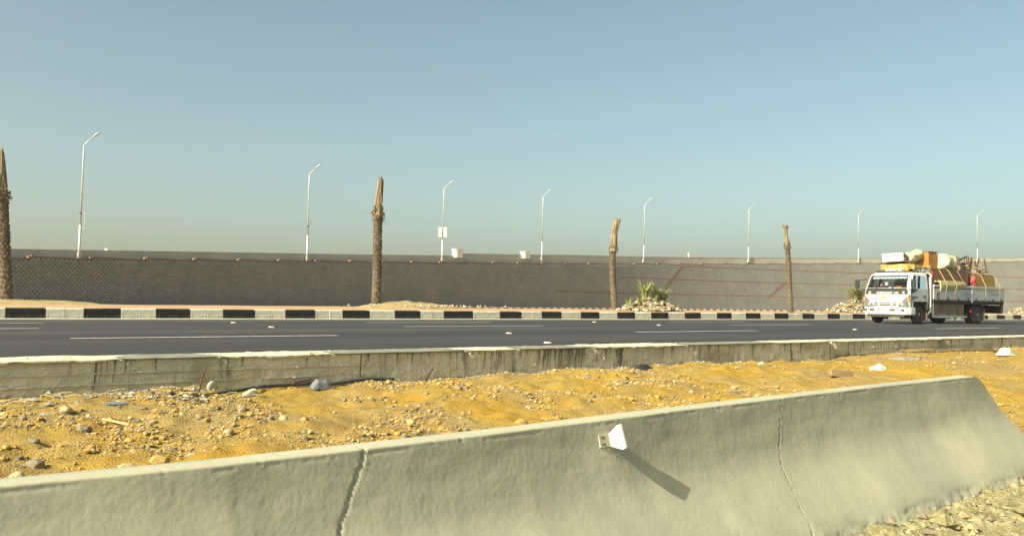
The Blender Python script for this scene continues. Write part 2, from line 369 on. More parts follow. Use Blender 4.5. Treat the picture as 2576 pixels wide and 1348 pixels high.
# coping slabs, one for each step, each with an end block coloured paler to look sunlit
j = -6
while True:
    s0 = 29.0 + j * STEP; s1 = s0 + STEP; j += 1
    if s1 < A0 + 1: continue
    if s0 > A1 - STEP: break
    z = ztop((s0 + s1) / 2) ; n = 8; m = MB()
    ring = []
    for i in range(n + 1):
        a = lerp(s0, s1 - .01, i / n)
        ring.append([wall_at(a, o_, zz)[0] - WL for o_, zz in ((.13, z), (.13, z + .15), (-.75, z + .15), (-.75, z))])
    vs = [p for r in ring for p in r]
    m.add(vs, [(i * 4 + q, i * 4 + (q + 1) % 4, (i + 1) * 4 + (q + 1) % 4, (i + 1) * 4 + q) for i in range(n) for q in range(4)] + [(0, 1, 2, 3), (n * 4, n * 4 + 1, n * 4 + 2, n * 4 + 3)])
    m.build('coping_slab', M['coping'], wall)
    m = MB()
    for q, (da, dz, hh) in enumerate(((-.16, -.05, .26), (.14, .12, .16))):
        p, h = wall_at(s0 + da, .02, z + dz + hh / 2 - (.0 if q else .0)); m.box(p - WL, (.24, .34, hh * .8), Matrix.Rotation(h, 3, 'Z'))
    m.build('step_block', M['coping_end_sunlit'], wall)
# parapet above the wall
PAR = [(4, 4.2), (27.2, 5.27), (48.1, 6.17), (73.6, 7.2), (93.7, 8.05), (94.6, 8.1), (95.2, 8.48), (107.8, 8.95), (123.1, 9.6), (140.3, 10.1), (173, 11.2), (246, 13.5), (292, 14.9)]
par = tag(empty('parapet', wall_at(29, -1.0, 4.3)[0]), 'plain grey concrete parapet running along the top of the ramp', 'parapet'); PL = par.location.copy()
g = MB(); aa = [A0 + i * 1.2 for i in range(int((A1 - A0) / 1.2) + 1)]
g.grid([[wall_at(a, off, (interp(a, PAR) + top if top > -1 else zsm(a) - .45))[0] - PL for a in aa] for off, top in ((-.70, -2), (-.72, -.10), (-.66, -.09), (-.66, 0), (-1.0, 0), (-1.0, -2))])
g.build('parapet_wall', M['parapet'], par)
g = MB(); g.grid([[wall_at(a, off, zsm(a) - .1)[0] for a in aa] for off in (-1.0, -9, -16)])
g.grid([[wall_at(a, off, z if z < 1 else zsm(a) - .1)[0] for a in aa] for off, z in ((-16, 9), (-20, -.06))])
tag(g.build('ramp_road', M['asphalt']), kind='structure')
# two pale pylons standing on the parapet line
for a, h_, lb in ((94.9, 1.05, 'pale square concrete pylon on the parapet right of the sign-carrying lamp'), (111.3, .85, 'pale square concrete pylon on the parapet just left of a lamp post')):
    p, hd = wall_at(a, -.35, interp(a + 1.5, PAR) - .45); o = empty('pylon', p, hd, label=lb, cat='pylon', group='pale pylons on the parapet')
    m = MB(); m.b2(-.62, .62, -.55, .55, -.3, h_ - .16); m.build('shaft', M['pale'], o)
    m = MB(); m.b2(-.70, .70, -.63, .63, h_ - .157, h_); m.build('cap', M['pale'], o)
p, hd = wall_at(155.5, -.85, interp(155.5, PAR)); o = empty('marker_post', p, hd, label='short white post standing on the parapet between two lamps', cat='post')
m = MB(); m.b2(-.14, .14, -.12, .12, 0, .78); m.build('shaft', M['pale'], o); m = MB(); m.b2(-.17, .17, -.15, .15, .782, .86); m.build('cap', M['sign_white'], o)
p, hd = wall_at(37.3, -.83, interp(37.3, PAR)); m = MB(); m.box((0, 0, .1), (.26, .22, .2), None, 0, .8)
tag(m.build('parapet_marker', M['pale'], loc=p), 'tiny white block sitting on the parapet right of the first lamp', 'marker')

# kerb at the foot of the wall, beyond the service road
bk = tag(empty('back_kerb', wall_at(29, 9, .0)[0]), kind='structure'); BK = bk.location.copy()
a = 30.0; q = 0
while a < 250:
    p, h = wall_at(a, 9.0, .0)
    o = bpy.data.objects.new('kerb_stone', kb if q % 2 else kw); COL.objects.link(o); o.parent = bk; o.location = p - BK
    o.rotation_euler = (0, 0, h); o.scale = (.93, 1, 1.15); a += .95; q += 1
g = MB(); aa = [28 + i * 2 for i in range(115)]
g.grid([[wall_at(a, off, .25)[0] for a in aa] for off in (8.98, 0.0)]); tag(g.build('footpath', M['paving']), kind='structure')

# ------------------------------------------------------------------ lamps on the ramp
LAMPS = [(34.1, 5.75, 11.3, .7), (64.8, 6.9, 11.3, .3), (91.5, 8.05, 11.3, .6), (115.6, 9.25, 11.3, .6), (142.7, 10.1, 11.3, .9), (171.5, 11.15, 11.3, .3), (201.8, 11.95, 11.2, -.4), (234.4, 13.1, 11.0, -.5), (264, 13.9, 11.2, 0)]
LLAB = ['tall grey street lamp at the far left, nearest of the row', 'street lamp left of the second palm trunk with a tie band low on its pole', 'street lamp carrying two pale sign boards on its pole', 'street lamp just right of the second pale pylon', 'street lamp rising between the third palm and the red-banded wall, with a small frame', 'street lamp left of the fourth palm trunk', 'street lamp left of the loaded truck with a small frame on its pole', 'street lamp rising behind the truck cargo', 'street lamp beyond the truck, farthest of the row']
for i, ((a, zb, H, lean), lb) in enumerate(zip(LAMPS, LLAB)):
    p, h = wall_at(a, -.42, zb - .5)
    o = empty('street_lamp', p, h, label=lb, cat='street lamp', group='street lamps along the ramp'); L = math.tan(math.radians(lean)); H += .5
    Hp = H - 1.25
    m = MB(); m.tube([(0, 0, -.3), (0, 0, .5), (L * Hp * .26, 0, Hp * .26)], [.135, .125, .118], 10); m.build('base_section', M['steel'], o, True)
    m = MB(); m.tube([(L * Hp * .26, 0, Hp * .26 - .02), (L * Hp * .9, 0, Hp * .9), (L * Hp, 0, Hp)], [.10, .070, .062], 10); m.build('pole', M['steel'], o, True)
    m = MB(); m.b2(-.19, .19, -.19, .19, -.5, .02); m.build('plinth', M['parapet'], o)
    top = Vector((L * Hp, 0, Hp)); aim = Vector((math.cos(-.95), math.sin(-.95), 0))     # the arm reaches out over the near side
    e = top + aim * .88 + Vector((0, 0, .82))
    m = MB(); m.tube([top - Vector((0, 0, .1)), top + Vector((0, 0, .10)) + aim * .12, top.lerp(e, .5) + Vector((0, 0, .06)), e], [.05, .048, .04, .036], 8); m.build('arm', M['steel'], o, True)
    dirv = (e - top).normalized(); R = Matrix.Rotation(math.atan2(dirv.y, dirv.x), 3, 'Z') @ Matrix.Rotation(-.60, 3, 'Y')
    m = MB(); secs = [(-.25, .06, .05), (0, .09, .075), (.15, .17, .12), (.42, .20, .135), (.66, .15, .10), (.74, .05, .04)]
    vs = []; S = 10
    for x, wy, hz in secs:
        for k in range(S):
            an = 2 * math.pi * k / S; vs.append(R @ Vector((x, math.cos(an) * wy, max(-.03, math.sin(an)) * hz)) + e)
    fs = [(q * S + k, q * S + (k + 1) % S, (q + 1) * S + (k + 1) % S, (q + 1) * S + k) for q in range(len(secs) - 1) for k in range(S)] + [tuple(range(S)), tuple((len(secs) - 1) * S + k for k in range(S))]
    m.add(vs, fs); hd_ = m.build('lamp_head', M['steel'], o, True)
    m = MB(); vs = [R @ Vector((.36 + math.cos(2 * math.pi * k / 12) * .26, math.sin(2 * math.pi * k / 12) * .155, -.018)) + e for k in range(12)] + [R @ Vector((.36, 0, -.10)) + e]
    m.add(vs, [(k, (k + 1) % 12, 12) for k in range(12)]); m.build('lens', M['lamp_glass'], hd_, True)
    if i in (0, 1, 4, 6, 7):
        zc = Hp * .36; m = MB(); m.tube([(L * zc, 0, zc), (L * zc, 0, zc + .12)], .15, 10); m.build('clamp', M['dark_metal'], o)
    R2 = Matrix.Rotation(-h, 3, 'Z')          # frames stand square to the view
    if i in (0, 4, 6):
        zc = Hp * .36; m = MB(); x0, x1, y0 = .13, .42, 0
        for q0, q1 in (((x0, zc + .1), (x1, zc + .1)), ((x1, zc + .1), (x1, zc - 1.4)), ((x1, zc - 1.4), (x0, zc - 1.4))):
            m.bar(R2 @ Vector((q0[0], 0, q0[1])), R2 @ Vector((q1[0], 0, q1[1])), .035, .035)
        m.build('banner_frame', M['steel'], o)
    if i == 1:
        m = MB(); m.bar((.1, 0, Hp * .36), R2 @ Vector((.5, 0, Hp * .36 + .85)), .04, .04); m.build('bent_rod', M['dark_metal'], o)
    if i == 2:
        zc = Hp * .30
        for x0, x1 in ((-.62, -.07), (.12, .62)):
            m = MB(); c = R2 @ Vector(((x0 + x1) / 2, -.16, zc + .75)); m.box(c, (x1 - x0, .05, 1.5), R2); bd = m.build('sign_board', M['sign_white'], o)
            for t_ in (.3, 1.2):
                m = MB(); m.bar(R2 @ Vector(((x0 + x1) / 2, -.13, zc + t_)), R2 @ Vector((0, 0, zc + t_)), .05, .03); m.build('bracket', M['dark_metal'], bd)

# ------------------------------------------------------------------ palms with their fronds cut and bound
CAMF = 2231.0
_P = math.radians(2.03); _R = math.radians(1.0)
fwv = Vector((0, math.cos(_P), math.sin(_P))); u0 = Vector((0, -math.sin(_P), math.cos(_P)))
rv = Vector((math.cos(_R), 0, 0)) + u0 * math.sin(_R); uv = Vector((-math.sin(_R), 0, 0)) + u0 * math.cos(_R)
def ray(x, y): return fwv + rv * ((x - 1288) / CAMF) - uv * ((y - 674) / CAMF)
def at_depth(x, y, Y):
    """a measured point of the photograph, put at the real distance Y in front of the camera"""
    d = ray(x, y); return Vector((0, 0, EYE)) + d * (Y / d.y)
def at_d(x, y, D):
    d = ray(x, y); return Vector((0, 0, EYE)) + d * (D / d.dot(N))
def catmull(pts, n):
    P = [pts[0]] + pts + [pts[-1]]; o = []
    segs = len(pts) - 1
    for i in range(n + 1):
        t = i / n * segs; k = min(int(t), segs - 1); t -= k; p0, p1, p2, p3 = P[k:k + 4]
        o.append(.5 * ((2 * p1) + (p2 - p0) * t + (2 * p0 - 5 * p1 + 4 * p2 - p3) * t * t + (3 * p1 - p0 - 3 * p2 + p3) * t ** 3))
    return o
def palm(D, trunk_px, top_px, r0, r1, top_r, label, stubs=90, seed=1, flare=False):
    r = random.Random(seed); r0 *= .86; r1 *= .86
    base = at_d(*trunk_px[0], D); Y = base.y; root = empty('palm_tree', base, 0, label=label, cat='palm tree', group='bound palm trunks along the median')
    tp = [at_depth(x, y, Y) - base for x, y in trunk_px]; tp[0] = Vector((0, 0, -.25))
    path = catmull(tp, 110); m = MB(); S = 16; vs = []; n = len(path)
    for i, p in enumerate(path):
        k = i / (n - 1); ph = (i % 4) / 4.0
        rad = lerp(r0, r1, k ** .7) * (1 + .13 * (ph - .5)) * (1 + .25 * max(0, 1 - k * 14))
        for q in range(S):
            an = 2 * math.pi * q / S + i * .02
            rr = rad * (1 + .10 * nz((math.cos(an) * 3, math.sin(an) * 3, i * .35 + seed * 9), 3) + r.uniform(-.03, .03))
            vs.append(p + Vector((math.cos(an) * rr, math.sin(an) * rr, .02 * math.sin(an * 3 + i))))
    m.add(vs, [(i * S + q, i * S + (q + 1) % S, (i + 1) * S + (q + 1) % S, (i + 1) * S + q) for i in range(n - 1) for q in range(S)])
    # old leaf bases: small upturned wedges in rising spirals
    rowsn = int((path[-1] - path[0]).length / .085)
    for i in range(rowsn):
        k = (i + .5) / rowsn; p = path[int(k * (n - 1))]; rad = lerp(r0, r1, k ** .7)
        for q in range(10):
            if r.random() < .12: continue
            an = 2 * math.pi * (q + .5 * (i % 2)) / 10 + r.uniform(-.08, .08) + i * .05
            d = Vector((math.cos(an), math.sin(an), 0)); t = Vector((-d.y, d.x, 0)); wd = rad * .26 * r.uniform(.8, 1.2); o_ = rad * r.uniform(.93, 1.0)
            a_ = p + d * o_ - t * wd + Vector((0, 0, -.05)); b_ = p + d * o_ + t * wd + Vector((0, 0, -.05)); c_ = p + d * (o_ + rad * r.uniform(.14, .36)) + Vector((0, 0, .045)); e_ = p + d * o_ * .9 + Vector((0, 0, .045))
            m.add([a_, b_, c_, e_], [(0, 1, 2), (0, 2, 3), (1, 3, 2)])
    m.build('trunk', M['bark'], root, fix=True)
    # collar of cut frond stubs
    m = MB(); top = path[-1]; ax = (path[-1] - path[-8]).normalized(); bt = [at_depth(x, y, Y) - base for x, y in top_px]
    Lc = r1 * 3.4
    for i in range(stubs):
        an = r.uniform(0, 6.28); d = Vector((math.cos(an), math.sin(an), 0)); hz = r.uniform(-.45, .75) * Lc
        p = top + ax * hz + d * r1 * .65; up = r.uniform(-.5, 1.3); ln = r1 * r.uniform(.6, 1.65) * (1.15 - abs(hz) / Lc)
        e = p + (d + Vector((0, 0, up))).normalized() * ln; t = Vector((-d.y, d.x, 0)) * r1 * r.uniform(.08, .2)
        tip = e + Vector((0, 0, r.uniform(-.05, .05)))
        m.add([p - t, p + t, p + Vector((0, 0, r1 * .22)), e - t * .5, e + t * .5, tip + Vector((0, 0, r1 * .08))], [(0, 1, 4, 3), (1, 2, 5, 4), (2, 0, 3, 5), (3, 4, 5)])
    for i in range(16):      # hanging fibres
        an = r.uniform(0, 6.28); d = Vector((math.cos(an), math.sin(an), 0)); p = top + ax * r.uniform(-.2, .4) * Lc + d * r1
        m.tube([p, p + d * r1 * .5 + Vector((0, 0, -.02)), p + d * r1 * r.uniform(.6, 1.1) + Vector((0, 0, -r.uniform(.08, .28)))], [.012, .010, .004], 4)
    m.build('frond_stubs', M['stub'], root)
    # bound bundle of young fronds at the top
    m = MB(); path2 = catmull([top - ax * .1] + bt, 28); S = 14; vs = []; n2 = len(path2)
    for i, p in enumerate(path2):
        k = i / (n2 - 1); rad = interp(k, top_r)
        for q in range(S):
            an = 2 * math.pi * q / S + k * .6; rr = rad * (1 + .16 * math.cos(an * 5 + k * 4) + r.uniform(-.05, .05)); vs.append(p + Vector((math.cos(an) * rr, math.sin(an) * rr, 0)))
    m.add(vs, [(i * S + q, i * S + (q + 1) % S, (i + 1) * S + (q + 1) % S, (i + 1) * S + q) for i in range(n2 - 1) for q in range(S)] + [tuple((n2 - 1) * S + q for q in range(S))])
    for i in range(34):     # loose strands
        an = r.uniform(0, 6.28); d = Vector((math.cos(an), math.sin(an), 0)); k0 = r.uniform(.05, .85); k1 = min(1.0, k0 + r.uniform(.15, .4)); pts = []
        for k in (k0, (k0 + k1) / 2, k1):
            pts.append(path2[int(k * (n2 - 1))] + d * interp(k, top_r) * 1.08)
        m.tube(pts, [.018, .022, .012], 4)
    for i in range(26 if flare else 12):
        an = r.uniform(0, 6.28); d = Vector((math.cos(an), math.sin(an), 0)); rr = interp(1, top_r); p = path2[-1] + d * rr * r.uniform(.3, 1) - Vector((0, 0, .08)); sp = .16 if flare else .05
        m.tube([p, p + d * sp * r.uniform(.2, 1) + Vector((0, 0, r.uniform(.08, .22)))], [.022, .006], 4)
    m.build('bound_crown', M['bundle'], root)
    return root
palm(29.2, [(18, 755), (12, 640), (9, 560), (6, 497)], [(5, 465), (4, 420), (2, 378)], .185, .15, [(0, .14), (.3, .12), (1, .06)], 'tall palm trunk cut by the left edge of the picture', 100, 2)
palm(29.0, [(946, 763), (948, 680), (950, 600), (951, 543)], [(952, 522), (954, 490), (958, 452)], .185, .165, [(0, .15), (.25, .135), (.6, .115), (1, .085)], 'straight palm trunk rising from a yellow sand mound, tapering bound top', 100, 3)
palm(29.6, [(1548, 778), (1542, 705), (1541, 655), (1543, 628)], [(1544, 605), (1547, 578), (1554, 553)], .175, .14, [(0, .16), (.3, .13), (.75, .11), (1, .13)], 'leaning palm trunk beside the rockery with a shaggy collar of stubs', 130, 4)
palm(26.6, [(1990, 786), (1985, 692), (1982, 640), (1980, 618)], [(1978, 600), (1976, 583), (1975, 570)], .150, .118, [(0, .14), (.3, .085), (.6, .07), (1, .12)], 'palm trunk left of the truck with a brush-like frayed top', 90, 5, True)

# sand heaped round the feet of two palms
def heap(name, s0, d0, ls, ld, h, label, seed):
    m = MB(); rows = []
    for i in range(17):
        row = []
        for j in range(41):
            x, y = (j / 20 - 1), (i / 8 - 1); q = max(0, 1 - x * x - y * y); z = h * (q ** .8) * (1 + .35 * nz((x * 3, y * 3, seed)))
            s, d = s0 + x * ls, d0 + y * ld
            row.append(W(s, d, zmed(s, d) + z - .012))
        rows.append(row)
    m.grid(rows); o = m.build(name, M['soil'], None, True); return tag(o, label, 'sand mound', 'sand heaps at palm feet')
heap('sand_mound', 16.9, 29.0, 2.1, 1.3, .23, 'low yellow sand mound around the foot of the second palm', 2.0)
heap('sand_mound', 4.0, 29.4, 2.4, 1.2, .15, 'thin spread of yellow sand at the foot of the leftmost palm', 7.0)
m = MB()
for i in range(140):
    s, d = rnd.gauss(17.2, 1.1), rnd.gauss(28.4, .5); m.lump(W(s, d, zmed(s, d) + .10), rnd.uniform(.02, .06), rnd.randrange(2), jag=.3, sub=0)
tag(m.build('mound_gravel', [M['peb1'], M['peb3']]), 'loose stones on the sand mound by the second palm', 'gravel', kind='stuff')

# ------------------------------------------------------------------ rockeries with reeds
def rock_meshes(m_, n):
    o = []
    for i in range(n):
        b = MB(); b.lump((0, 0, 0), 1, 0, (1.15, .9, .75), .22); o.append(b.mesh('rock', [m_]))
    return o
RW, RT, RG = rock_meshes(M['rock_white'], 4), rock_meshes(M['rock_tan'], 4), rock_meshes(M['peb2'], 3)
def rockery(s0, d0, ls, ld, h, n, label, wlo):
    o = empty('rockery', W(s0, d0, zmed(s0, d0)), RZ, label=label, cat='rockery', group='rock gardens on the median')
    m = MB(); rows = [[(x * ls, y * ld, max(-.05, h * (1 - min(1, math.hypot(x, y))) ** .75 - .03)) for x in [i / 8 - 1 for i in range(17)]] for y in [i / 6 - 1 for i in range(13)]]
    m.grid(rows); m.build('soil', M['wood'], o, True)
    for i in range(n):
        a = rnd.uniform(0, 6.28); q = math.sqrt(rnd.uniform(.0, 1.0)) if i > n * .3 else rnd.uniform(.93, 1.04)
        x, y = math.cos(a) * q, math.sin(a) * q
        if y > .35: y *= -1
        z = max(0, h * max(0, 1 - math.hypot(x, y)) ** .75); white = (rnd.random() < wlo) or (q > .92 and rnd.random() < .7)
        me = rnd.choice(RW if white else (RT if rnd.random() < .75 else RG)); r_ = rnd.uniform(.05, .095) if white else rnd.uniform(.06, .15)
        k = bpy.data.objects.new('rock', me); COL.objects.link(k); k.parent = o; k.location = (x * ls, y * ld, z + r_ * .3); k.scale = (r_, r_ * .95, r_ * rnd.uniform(.7, 1)); k.rotation_euler = (rnd.uniform(-.4, .4), rnd.uniform(-.4, .4), rnd.uniform(0, 6.28))
    return o
def reeds(p, h, n, spread, label, m_, seed, droop=.5):
    r = random.Random(seed); m = MB()
    for i in range(n):
        an = r.uniform(0, 6.28); d = Vector((math.cos(an), math.sin(an), 0)); ln = h * r.uniform(.55, 1.1); b0 = d * r.uniform(0, spread * .35); t = Vector((-d.y, d.x, 0)); wd = .028 * h / .9 * r.uniform(.7, 1.4)
        pts = []
        for k in range(5):
            q = k / 4; pts.append(b0 + d * spread * q * q * r.uniform(.7, 1.1) + Vector((0, 0, ln * (q - droop * q ** 3 * r.uniform(.3, .8)))))
        for k in range(4):
            w0, w1 = wd * (1 - k / 4) ** .6, wd * (1 - (k + 1) / 4) ** .6 if k < 3 else .002
            fold = d * wd * .35
            m.add([pts[k] - t * w0, pts[k] - fold, pts[k] + t * w0, pts[k + 1] - t * w1, pts[k + 1] - fold * .7, pts[k + 1] + t * w1], [(0, 1, 4, 3), (1, 2, 5, 4)], 1 if r.random() < .35 else 0)
    o = empty('reed_plant', p, 0, label=label, cat='plant', group='reed plants in the rock gardens')
    m.build('leaves', m_, o, fix=False); m = MB()
    m.tube([(0, 0, -.08), (0, 0, .12)], [.05, .03], 6); m.build('stem_base', M['stub'], o)
    return o
LM = [M['leaf'], M['leaf_dry']]; LD = [M['leaf_dry'], M['leaf']]
s1_, d1_ = 28.25, 27.6
rockery(s1_, d1_, 1.75, .85, .52, 150, 'white-edged rockery with green reeds beside the leaning palm', .18)
for i, (ds, hh, n, lb) in enumerate(((-.15, 1.15, 60, 'tallest green reed clump in the middle of the rockery'), (.55, 1.05, 60, 'green reed clump just right of the tallest one in the rockery'), (.98, 1.0, 60, 'drooping green reed clump on the right of the rockery crest'), (-.85, .55, 30, 'short reed plant on the left slope of the rockery'), (-1.5, .62, 22, 'single small reed at the left foot of the rockery'), (1.35, .42, 30, 'low reed plant on the right slope of the rockery'), (1.62, .40, 26, 'lowest reed plant at the right foot of the rockery'), (.2, .42, 30, 'short spiky plant in front of the rockery crest'))):
    q = max(0, 1 - abs(ds) / 1.75) ** .75 * .50; reeds(W(s1_ + ds, d1_ + (.1 if i < 3 else -.25), zmed(s1_, d1_) + q - .03), hh, n, .30 * hh + .06, lb, LM, 20 + i)
s2_, d2_ = 45.24, 28.2
rockery(s2_, d2_, 2.6, 1.1, .68, 170, 'pale rockery with a yellow-green plant beside the truck cab', .35)
reeds(W(s2_ + .1, d2_, zmed(s2_, d2_) + .6), 1.25, 150, .70, 'large yellow-green reed clump left of the truck mirror', LD, 41, .7)
reeds(W(s2_ - 1.2, d2_ - .2, zmed(s2_, d2_) + .3), .4, 22, .2, 'small yellowish reed left of the large clump by the truck', LD, 42, .7)
rockery(63.48, 27.2, 1.9, .9, .45, 90, 'low pale rockery at the right edge of the picture behind the truck', .5)

# ------------------------------------------------------------------ low board-marked concrete wall along the near road edge
lw = tag(empty('edge_wall', W(5, 10.0, .3)), 'low weathered board-marked concrete wall along the near edge of the road', 'wall'); LW_ = lw.location.copy()
def face_off(s, z, left):
    o = .014 * nz((s * 1.3, z * 2, 5)) + .016 * nz((s * 6, z * 9, 2), 4) + .006 * nz((s * 22, z * 22, 6), 2)
    if left:
        for zr, sd_ in ((.655, 1), (.535, 2)):
            zz = zr + .004 * nz((s * 2, sd_, 0)); keep = nz((s * 1.1, sd_ * 7, 3))
            if abs(z - zz) < .0085 and keep > -.25: o += .022 + .010 * nz((s * 12, sd_, 8))
            elif z < zz: o -= .004
    else:
        k = nz((s * 9, z * .6, 17), 3)
        if k > .25: o += .006
        if k < -.30: o -= .006
    return o
def wall_section(s0, s1, left, ds):
    n = int((s1 - s0) / ds); zs = [.18, .30, .38] + [.40 + i * .0078 for i in range(50)] + [.785]
    rows = []
    for z in zs: rows.append([W(s, 10.0 - face_off(s, z, left), z) - LW_ for s in [lerp(s0, s1, i / n) for i in range(n + 1)]])
    rows.append([W(s, 10.03 + .02 * nz((s * 5, 3, 3)), .800 + .004 * nz((s * 6, 1, 2))) - LW_ for s in [lerp(s0, s1, i / n) for i in range(n + 1)]])
    rows.append([W(s, 10.58, .803) - LW_ for s in [lerp(s0, s1, i / n) for i in range(n + 1)]])
    rows.append([W(s, 10.60, .70) - LW_ for s in [lerp(s0, s1, i / n) for i in range(n + 1)]])
    m = MB(); m.grid(rows); nc = n + 1; nr = len(rows); m.add([rows[i][0] for i in range(nr)], [tuple(range(nr))]); m.add([rows[i][-1] for i in range(nr)], [tuple(range(nr))])
    return m.build('wall_section', M['wallcon'], lw)
wall_section(-6.0, 5.16, True, .03); wall_section(5.18, 15.18, False, .035); wall_section(15.23, 34.0, True, .06)
wall_section(34.03, 60.0, False, .2); wall_section(-30, -6.02, True, .2)
# lime / mortar crusts along the top, hanging over the front edge
def crust(s0, s1, m_, hang, seed, ext=.0):
    hang *= .7
    n = max(8, int((s1 - s0) / .035)); rows = [[], [], [], [], [], []]
    for i in range(n + 1):
        s = lerp(s0, s1, i / n); e = min(1, min(i, n - i) / 6.0)
        hz = max(.004, hang * (.55 + 1.1 * nz((s * 3.1, seed, 0)) + .6 * nz((s * 13, seed, 4), 2))) * e
        back = lerp(10.25, 10.52 + .06 * nz((s * 2, seed, 9)) + ext, e ** .5)
        top = .808 + .008 * nz((s * 4, seed, 6))
        rows[0].append(W(s, 9.985 - .012 * e, .795 - hz) - LW_); rows[1].append(W(s, 9.965 - .014 * e - .010 * nz((s * 17, seed, 1)), .802 - hz * .5) - LW_)
        rows[2].append(W(s, 9.985 - .01 * nz((s * 9, seed, 2)), top) - LW_); rows[3].append(W(s, 10.15, top + .010 * nz((s * 8, 1, seed))) - LW_)
        rows[4].append(W(s, back, top + .006 * nz((s * 8, 5, seed))) - LW_); rows[5].append(W(s, back + .03, .797) - LW_)
    m = MB(); m.grid(rows); m.build('mortar_crust', m_, lw, True)
crust(-3, 2.32, M['lime'], .05, 1, .08); crust(2.34, 3.36, M['lime_grey'], .015, 2); crust(3.38, 4.75, M['lime'], .05, 3); crust(4.77, 6.7, M['lime_grey'], .012, 4); crust(6.75, 7.6, M['lime'], .03, 5)
crust(7.65, 9.0, M['lime_grey'], .01, 6); crust(9.05, 11.1, M['lime'], .035, 7, .1); crust(11.15, 13.4, M['lime_grey'], .012, 8); crust(13.4, 15.16, M['lime'], .02, 9); crust(15.25, 19.5, M['lime'], .03, 10); crust(19.6, 30, M['lime'], .02, 11)
m = MB()
for i in range(70):   # crumbs and little lumps on the crust edge
    s = rnd.choice([rnd.uniform(-1, 2.3), rnd.uniform(3.3, 4.8), rnd.uniform(9, 11)]); m.lump(W(s, rnd.uniform(9.97, 10.15), .825) - LW_, rnd.uniform(.006, .018), jag=.35, sub=0)
tag(m.build('crust_crumbs', M['lime'], lw), kind='stuff')

# drips of bitumen and lime run down the face
M['drip_dark'] = mat('dark_drip', (.10, .09, .07), (.19, .17, .13), 9, .9); M['drip_pale'] = mat('lime_drip', (.50, .47, .36), (.60, .57, .45), 9, .9)
m = MB()
def drips(s0, s1, n, mi, lmax, z0=.792):
    for i in range(n):
        s = rnd.uniform(s0, s1); L = rnd.uniform(.03, lmax) * (1 if rnd.random() < .7 else 1.4); wd = rnd.uniform(.003, .011); sl = -.10 * L
        pts = []
        for k in range(5):
            q = k / 4; ss = s + sl * q + .006 * nz((s * 9, q * 3, 2)); z = z0 - L * q; w_ = wd * (1 - .6 * q) * (1.4 if k == 0 else 1)
            d_ = 10.0 - face_off(ss, z, s < 5.17 or s > 15.2) - .012
            pts.append((W(ss - w_, d_, z) - LW_, W(ss, d_ - .004, z) - LW_, W(ss + w_, d_, z) - LW_))
        m.grid([list(p) for p in pts], mi)
drips(8.0, 8.9, 38, 0, .34); drips(6.4, 7.9, 18, 0, .30); drips(9.2, 9.7, 14, 0, .30); drips(5.2, 6.2, 10, 0, .22); drips(10.5, 14.8, 30, 0, .24); drips(2.1, 2.5, 9, 0, .30); drips(2.6, 4.9, 7, 0, .20); drips(-1, 2, 6, 0, .12)
drips(15.3, 18.0, 90, 1, .30); drips(3.4, 4.8, 12, 1, .26); drips(7.1, 7.6, 8, 1, .28); drips(19, 24, 40, 1, .18); drips(12, 15, 14, 1, .2); drips(16, 24, 30, 0, .2)
tag(m.build('drip_stains', [M['drip_dark'], M['drip_pale']], lw), kind='stuff')

# ------------------------------------------------------------------ sand berm between the two walls
BP0 = Vector((-1.56, 2.70, 0)); TB = Vector((.742, .67, 0)); NB = Vector((.67, -.742, 0))
def boff(w_): return interp(w_, [(-6, .0), (0, .02), (.7, .09), (1.3, .10), (2.1, .10), (2.9, .07), (4.4, .03), (6.3, .03), (7.0, .05), (9, .05)])
def BPt(w_, o, z): return BP0 + TB * w_ + NB * (o + boff(w_)) + Vector((0, 0, z))
def barrier_d(s):            # distance across the road of the barrier's back, at road station s
    # solve BP0 + TB*w with t-component s
    s0 = BP0.dot(T); k = (s - s0) / TB.dot(T); return (BP0 + TB * k + NB * (boff(k) - .14)).dot(N)
SW = [(-6, .46), (1.3, .45), (2.4, .425), (3.7, .405), (5.3, .445), (7.8, .455), (10.2, .485), (12.5, .47), (15, .435), (16.4, .505), (18, .52), (24, .50), (40, .45)]
SBEND = 9.3
def zsand(s, d):
    k = smooth((10.0 - d) / 6.5); z = interp(s, SW) - .16 * k
    e = smooth((s - 7.2) / 3.0)
    z -= e * smooth((6.6 - d) / 4.0) * .30
    z += .085 * nz((s * .55, d * .55, 1.3), 3) * smooth((10.2 - d) / .8 + .25) + .050 * nz((s * 2.1, d * 2.1, 4), 4) + .022 * nz((s * 6, d * 6, 9), 4) + .010 * nz((s * 17, d * 17, 12), 2)
    return z
sr = [-7 + i * .045 for i in range(0, 490)] + [15.05 + i * .09 for i in range(0, 150)] + [28.6 + i * .5 for i in range(40)]
rows = []
for s in sr:
    d0 = barrier_d(s) - .02 if s < 8.0 else (lerp(barrier_d(8.0) - .02, 2.2, smooth((s - 8.0) / .3)) if s < 8.3 else 2.2)
    rows.append([W(s, d0 - (.06 if s < 8.0 else .55), -.05)] + [W(s, dd, zsand(s, dd)) for dd in [lerp(d0, 10.02, (k / 110)) for k in range(111)]])
g = MB(); g.grid(rows); sand = tag(g.build('sand', M['sand'], None, True), 'rough golden sand berm between the two concrete walls', 'sand', kind='structure')

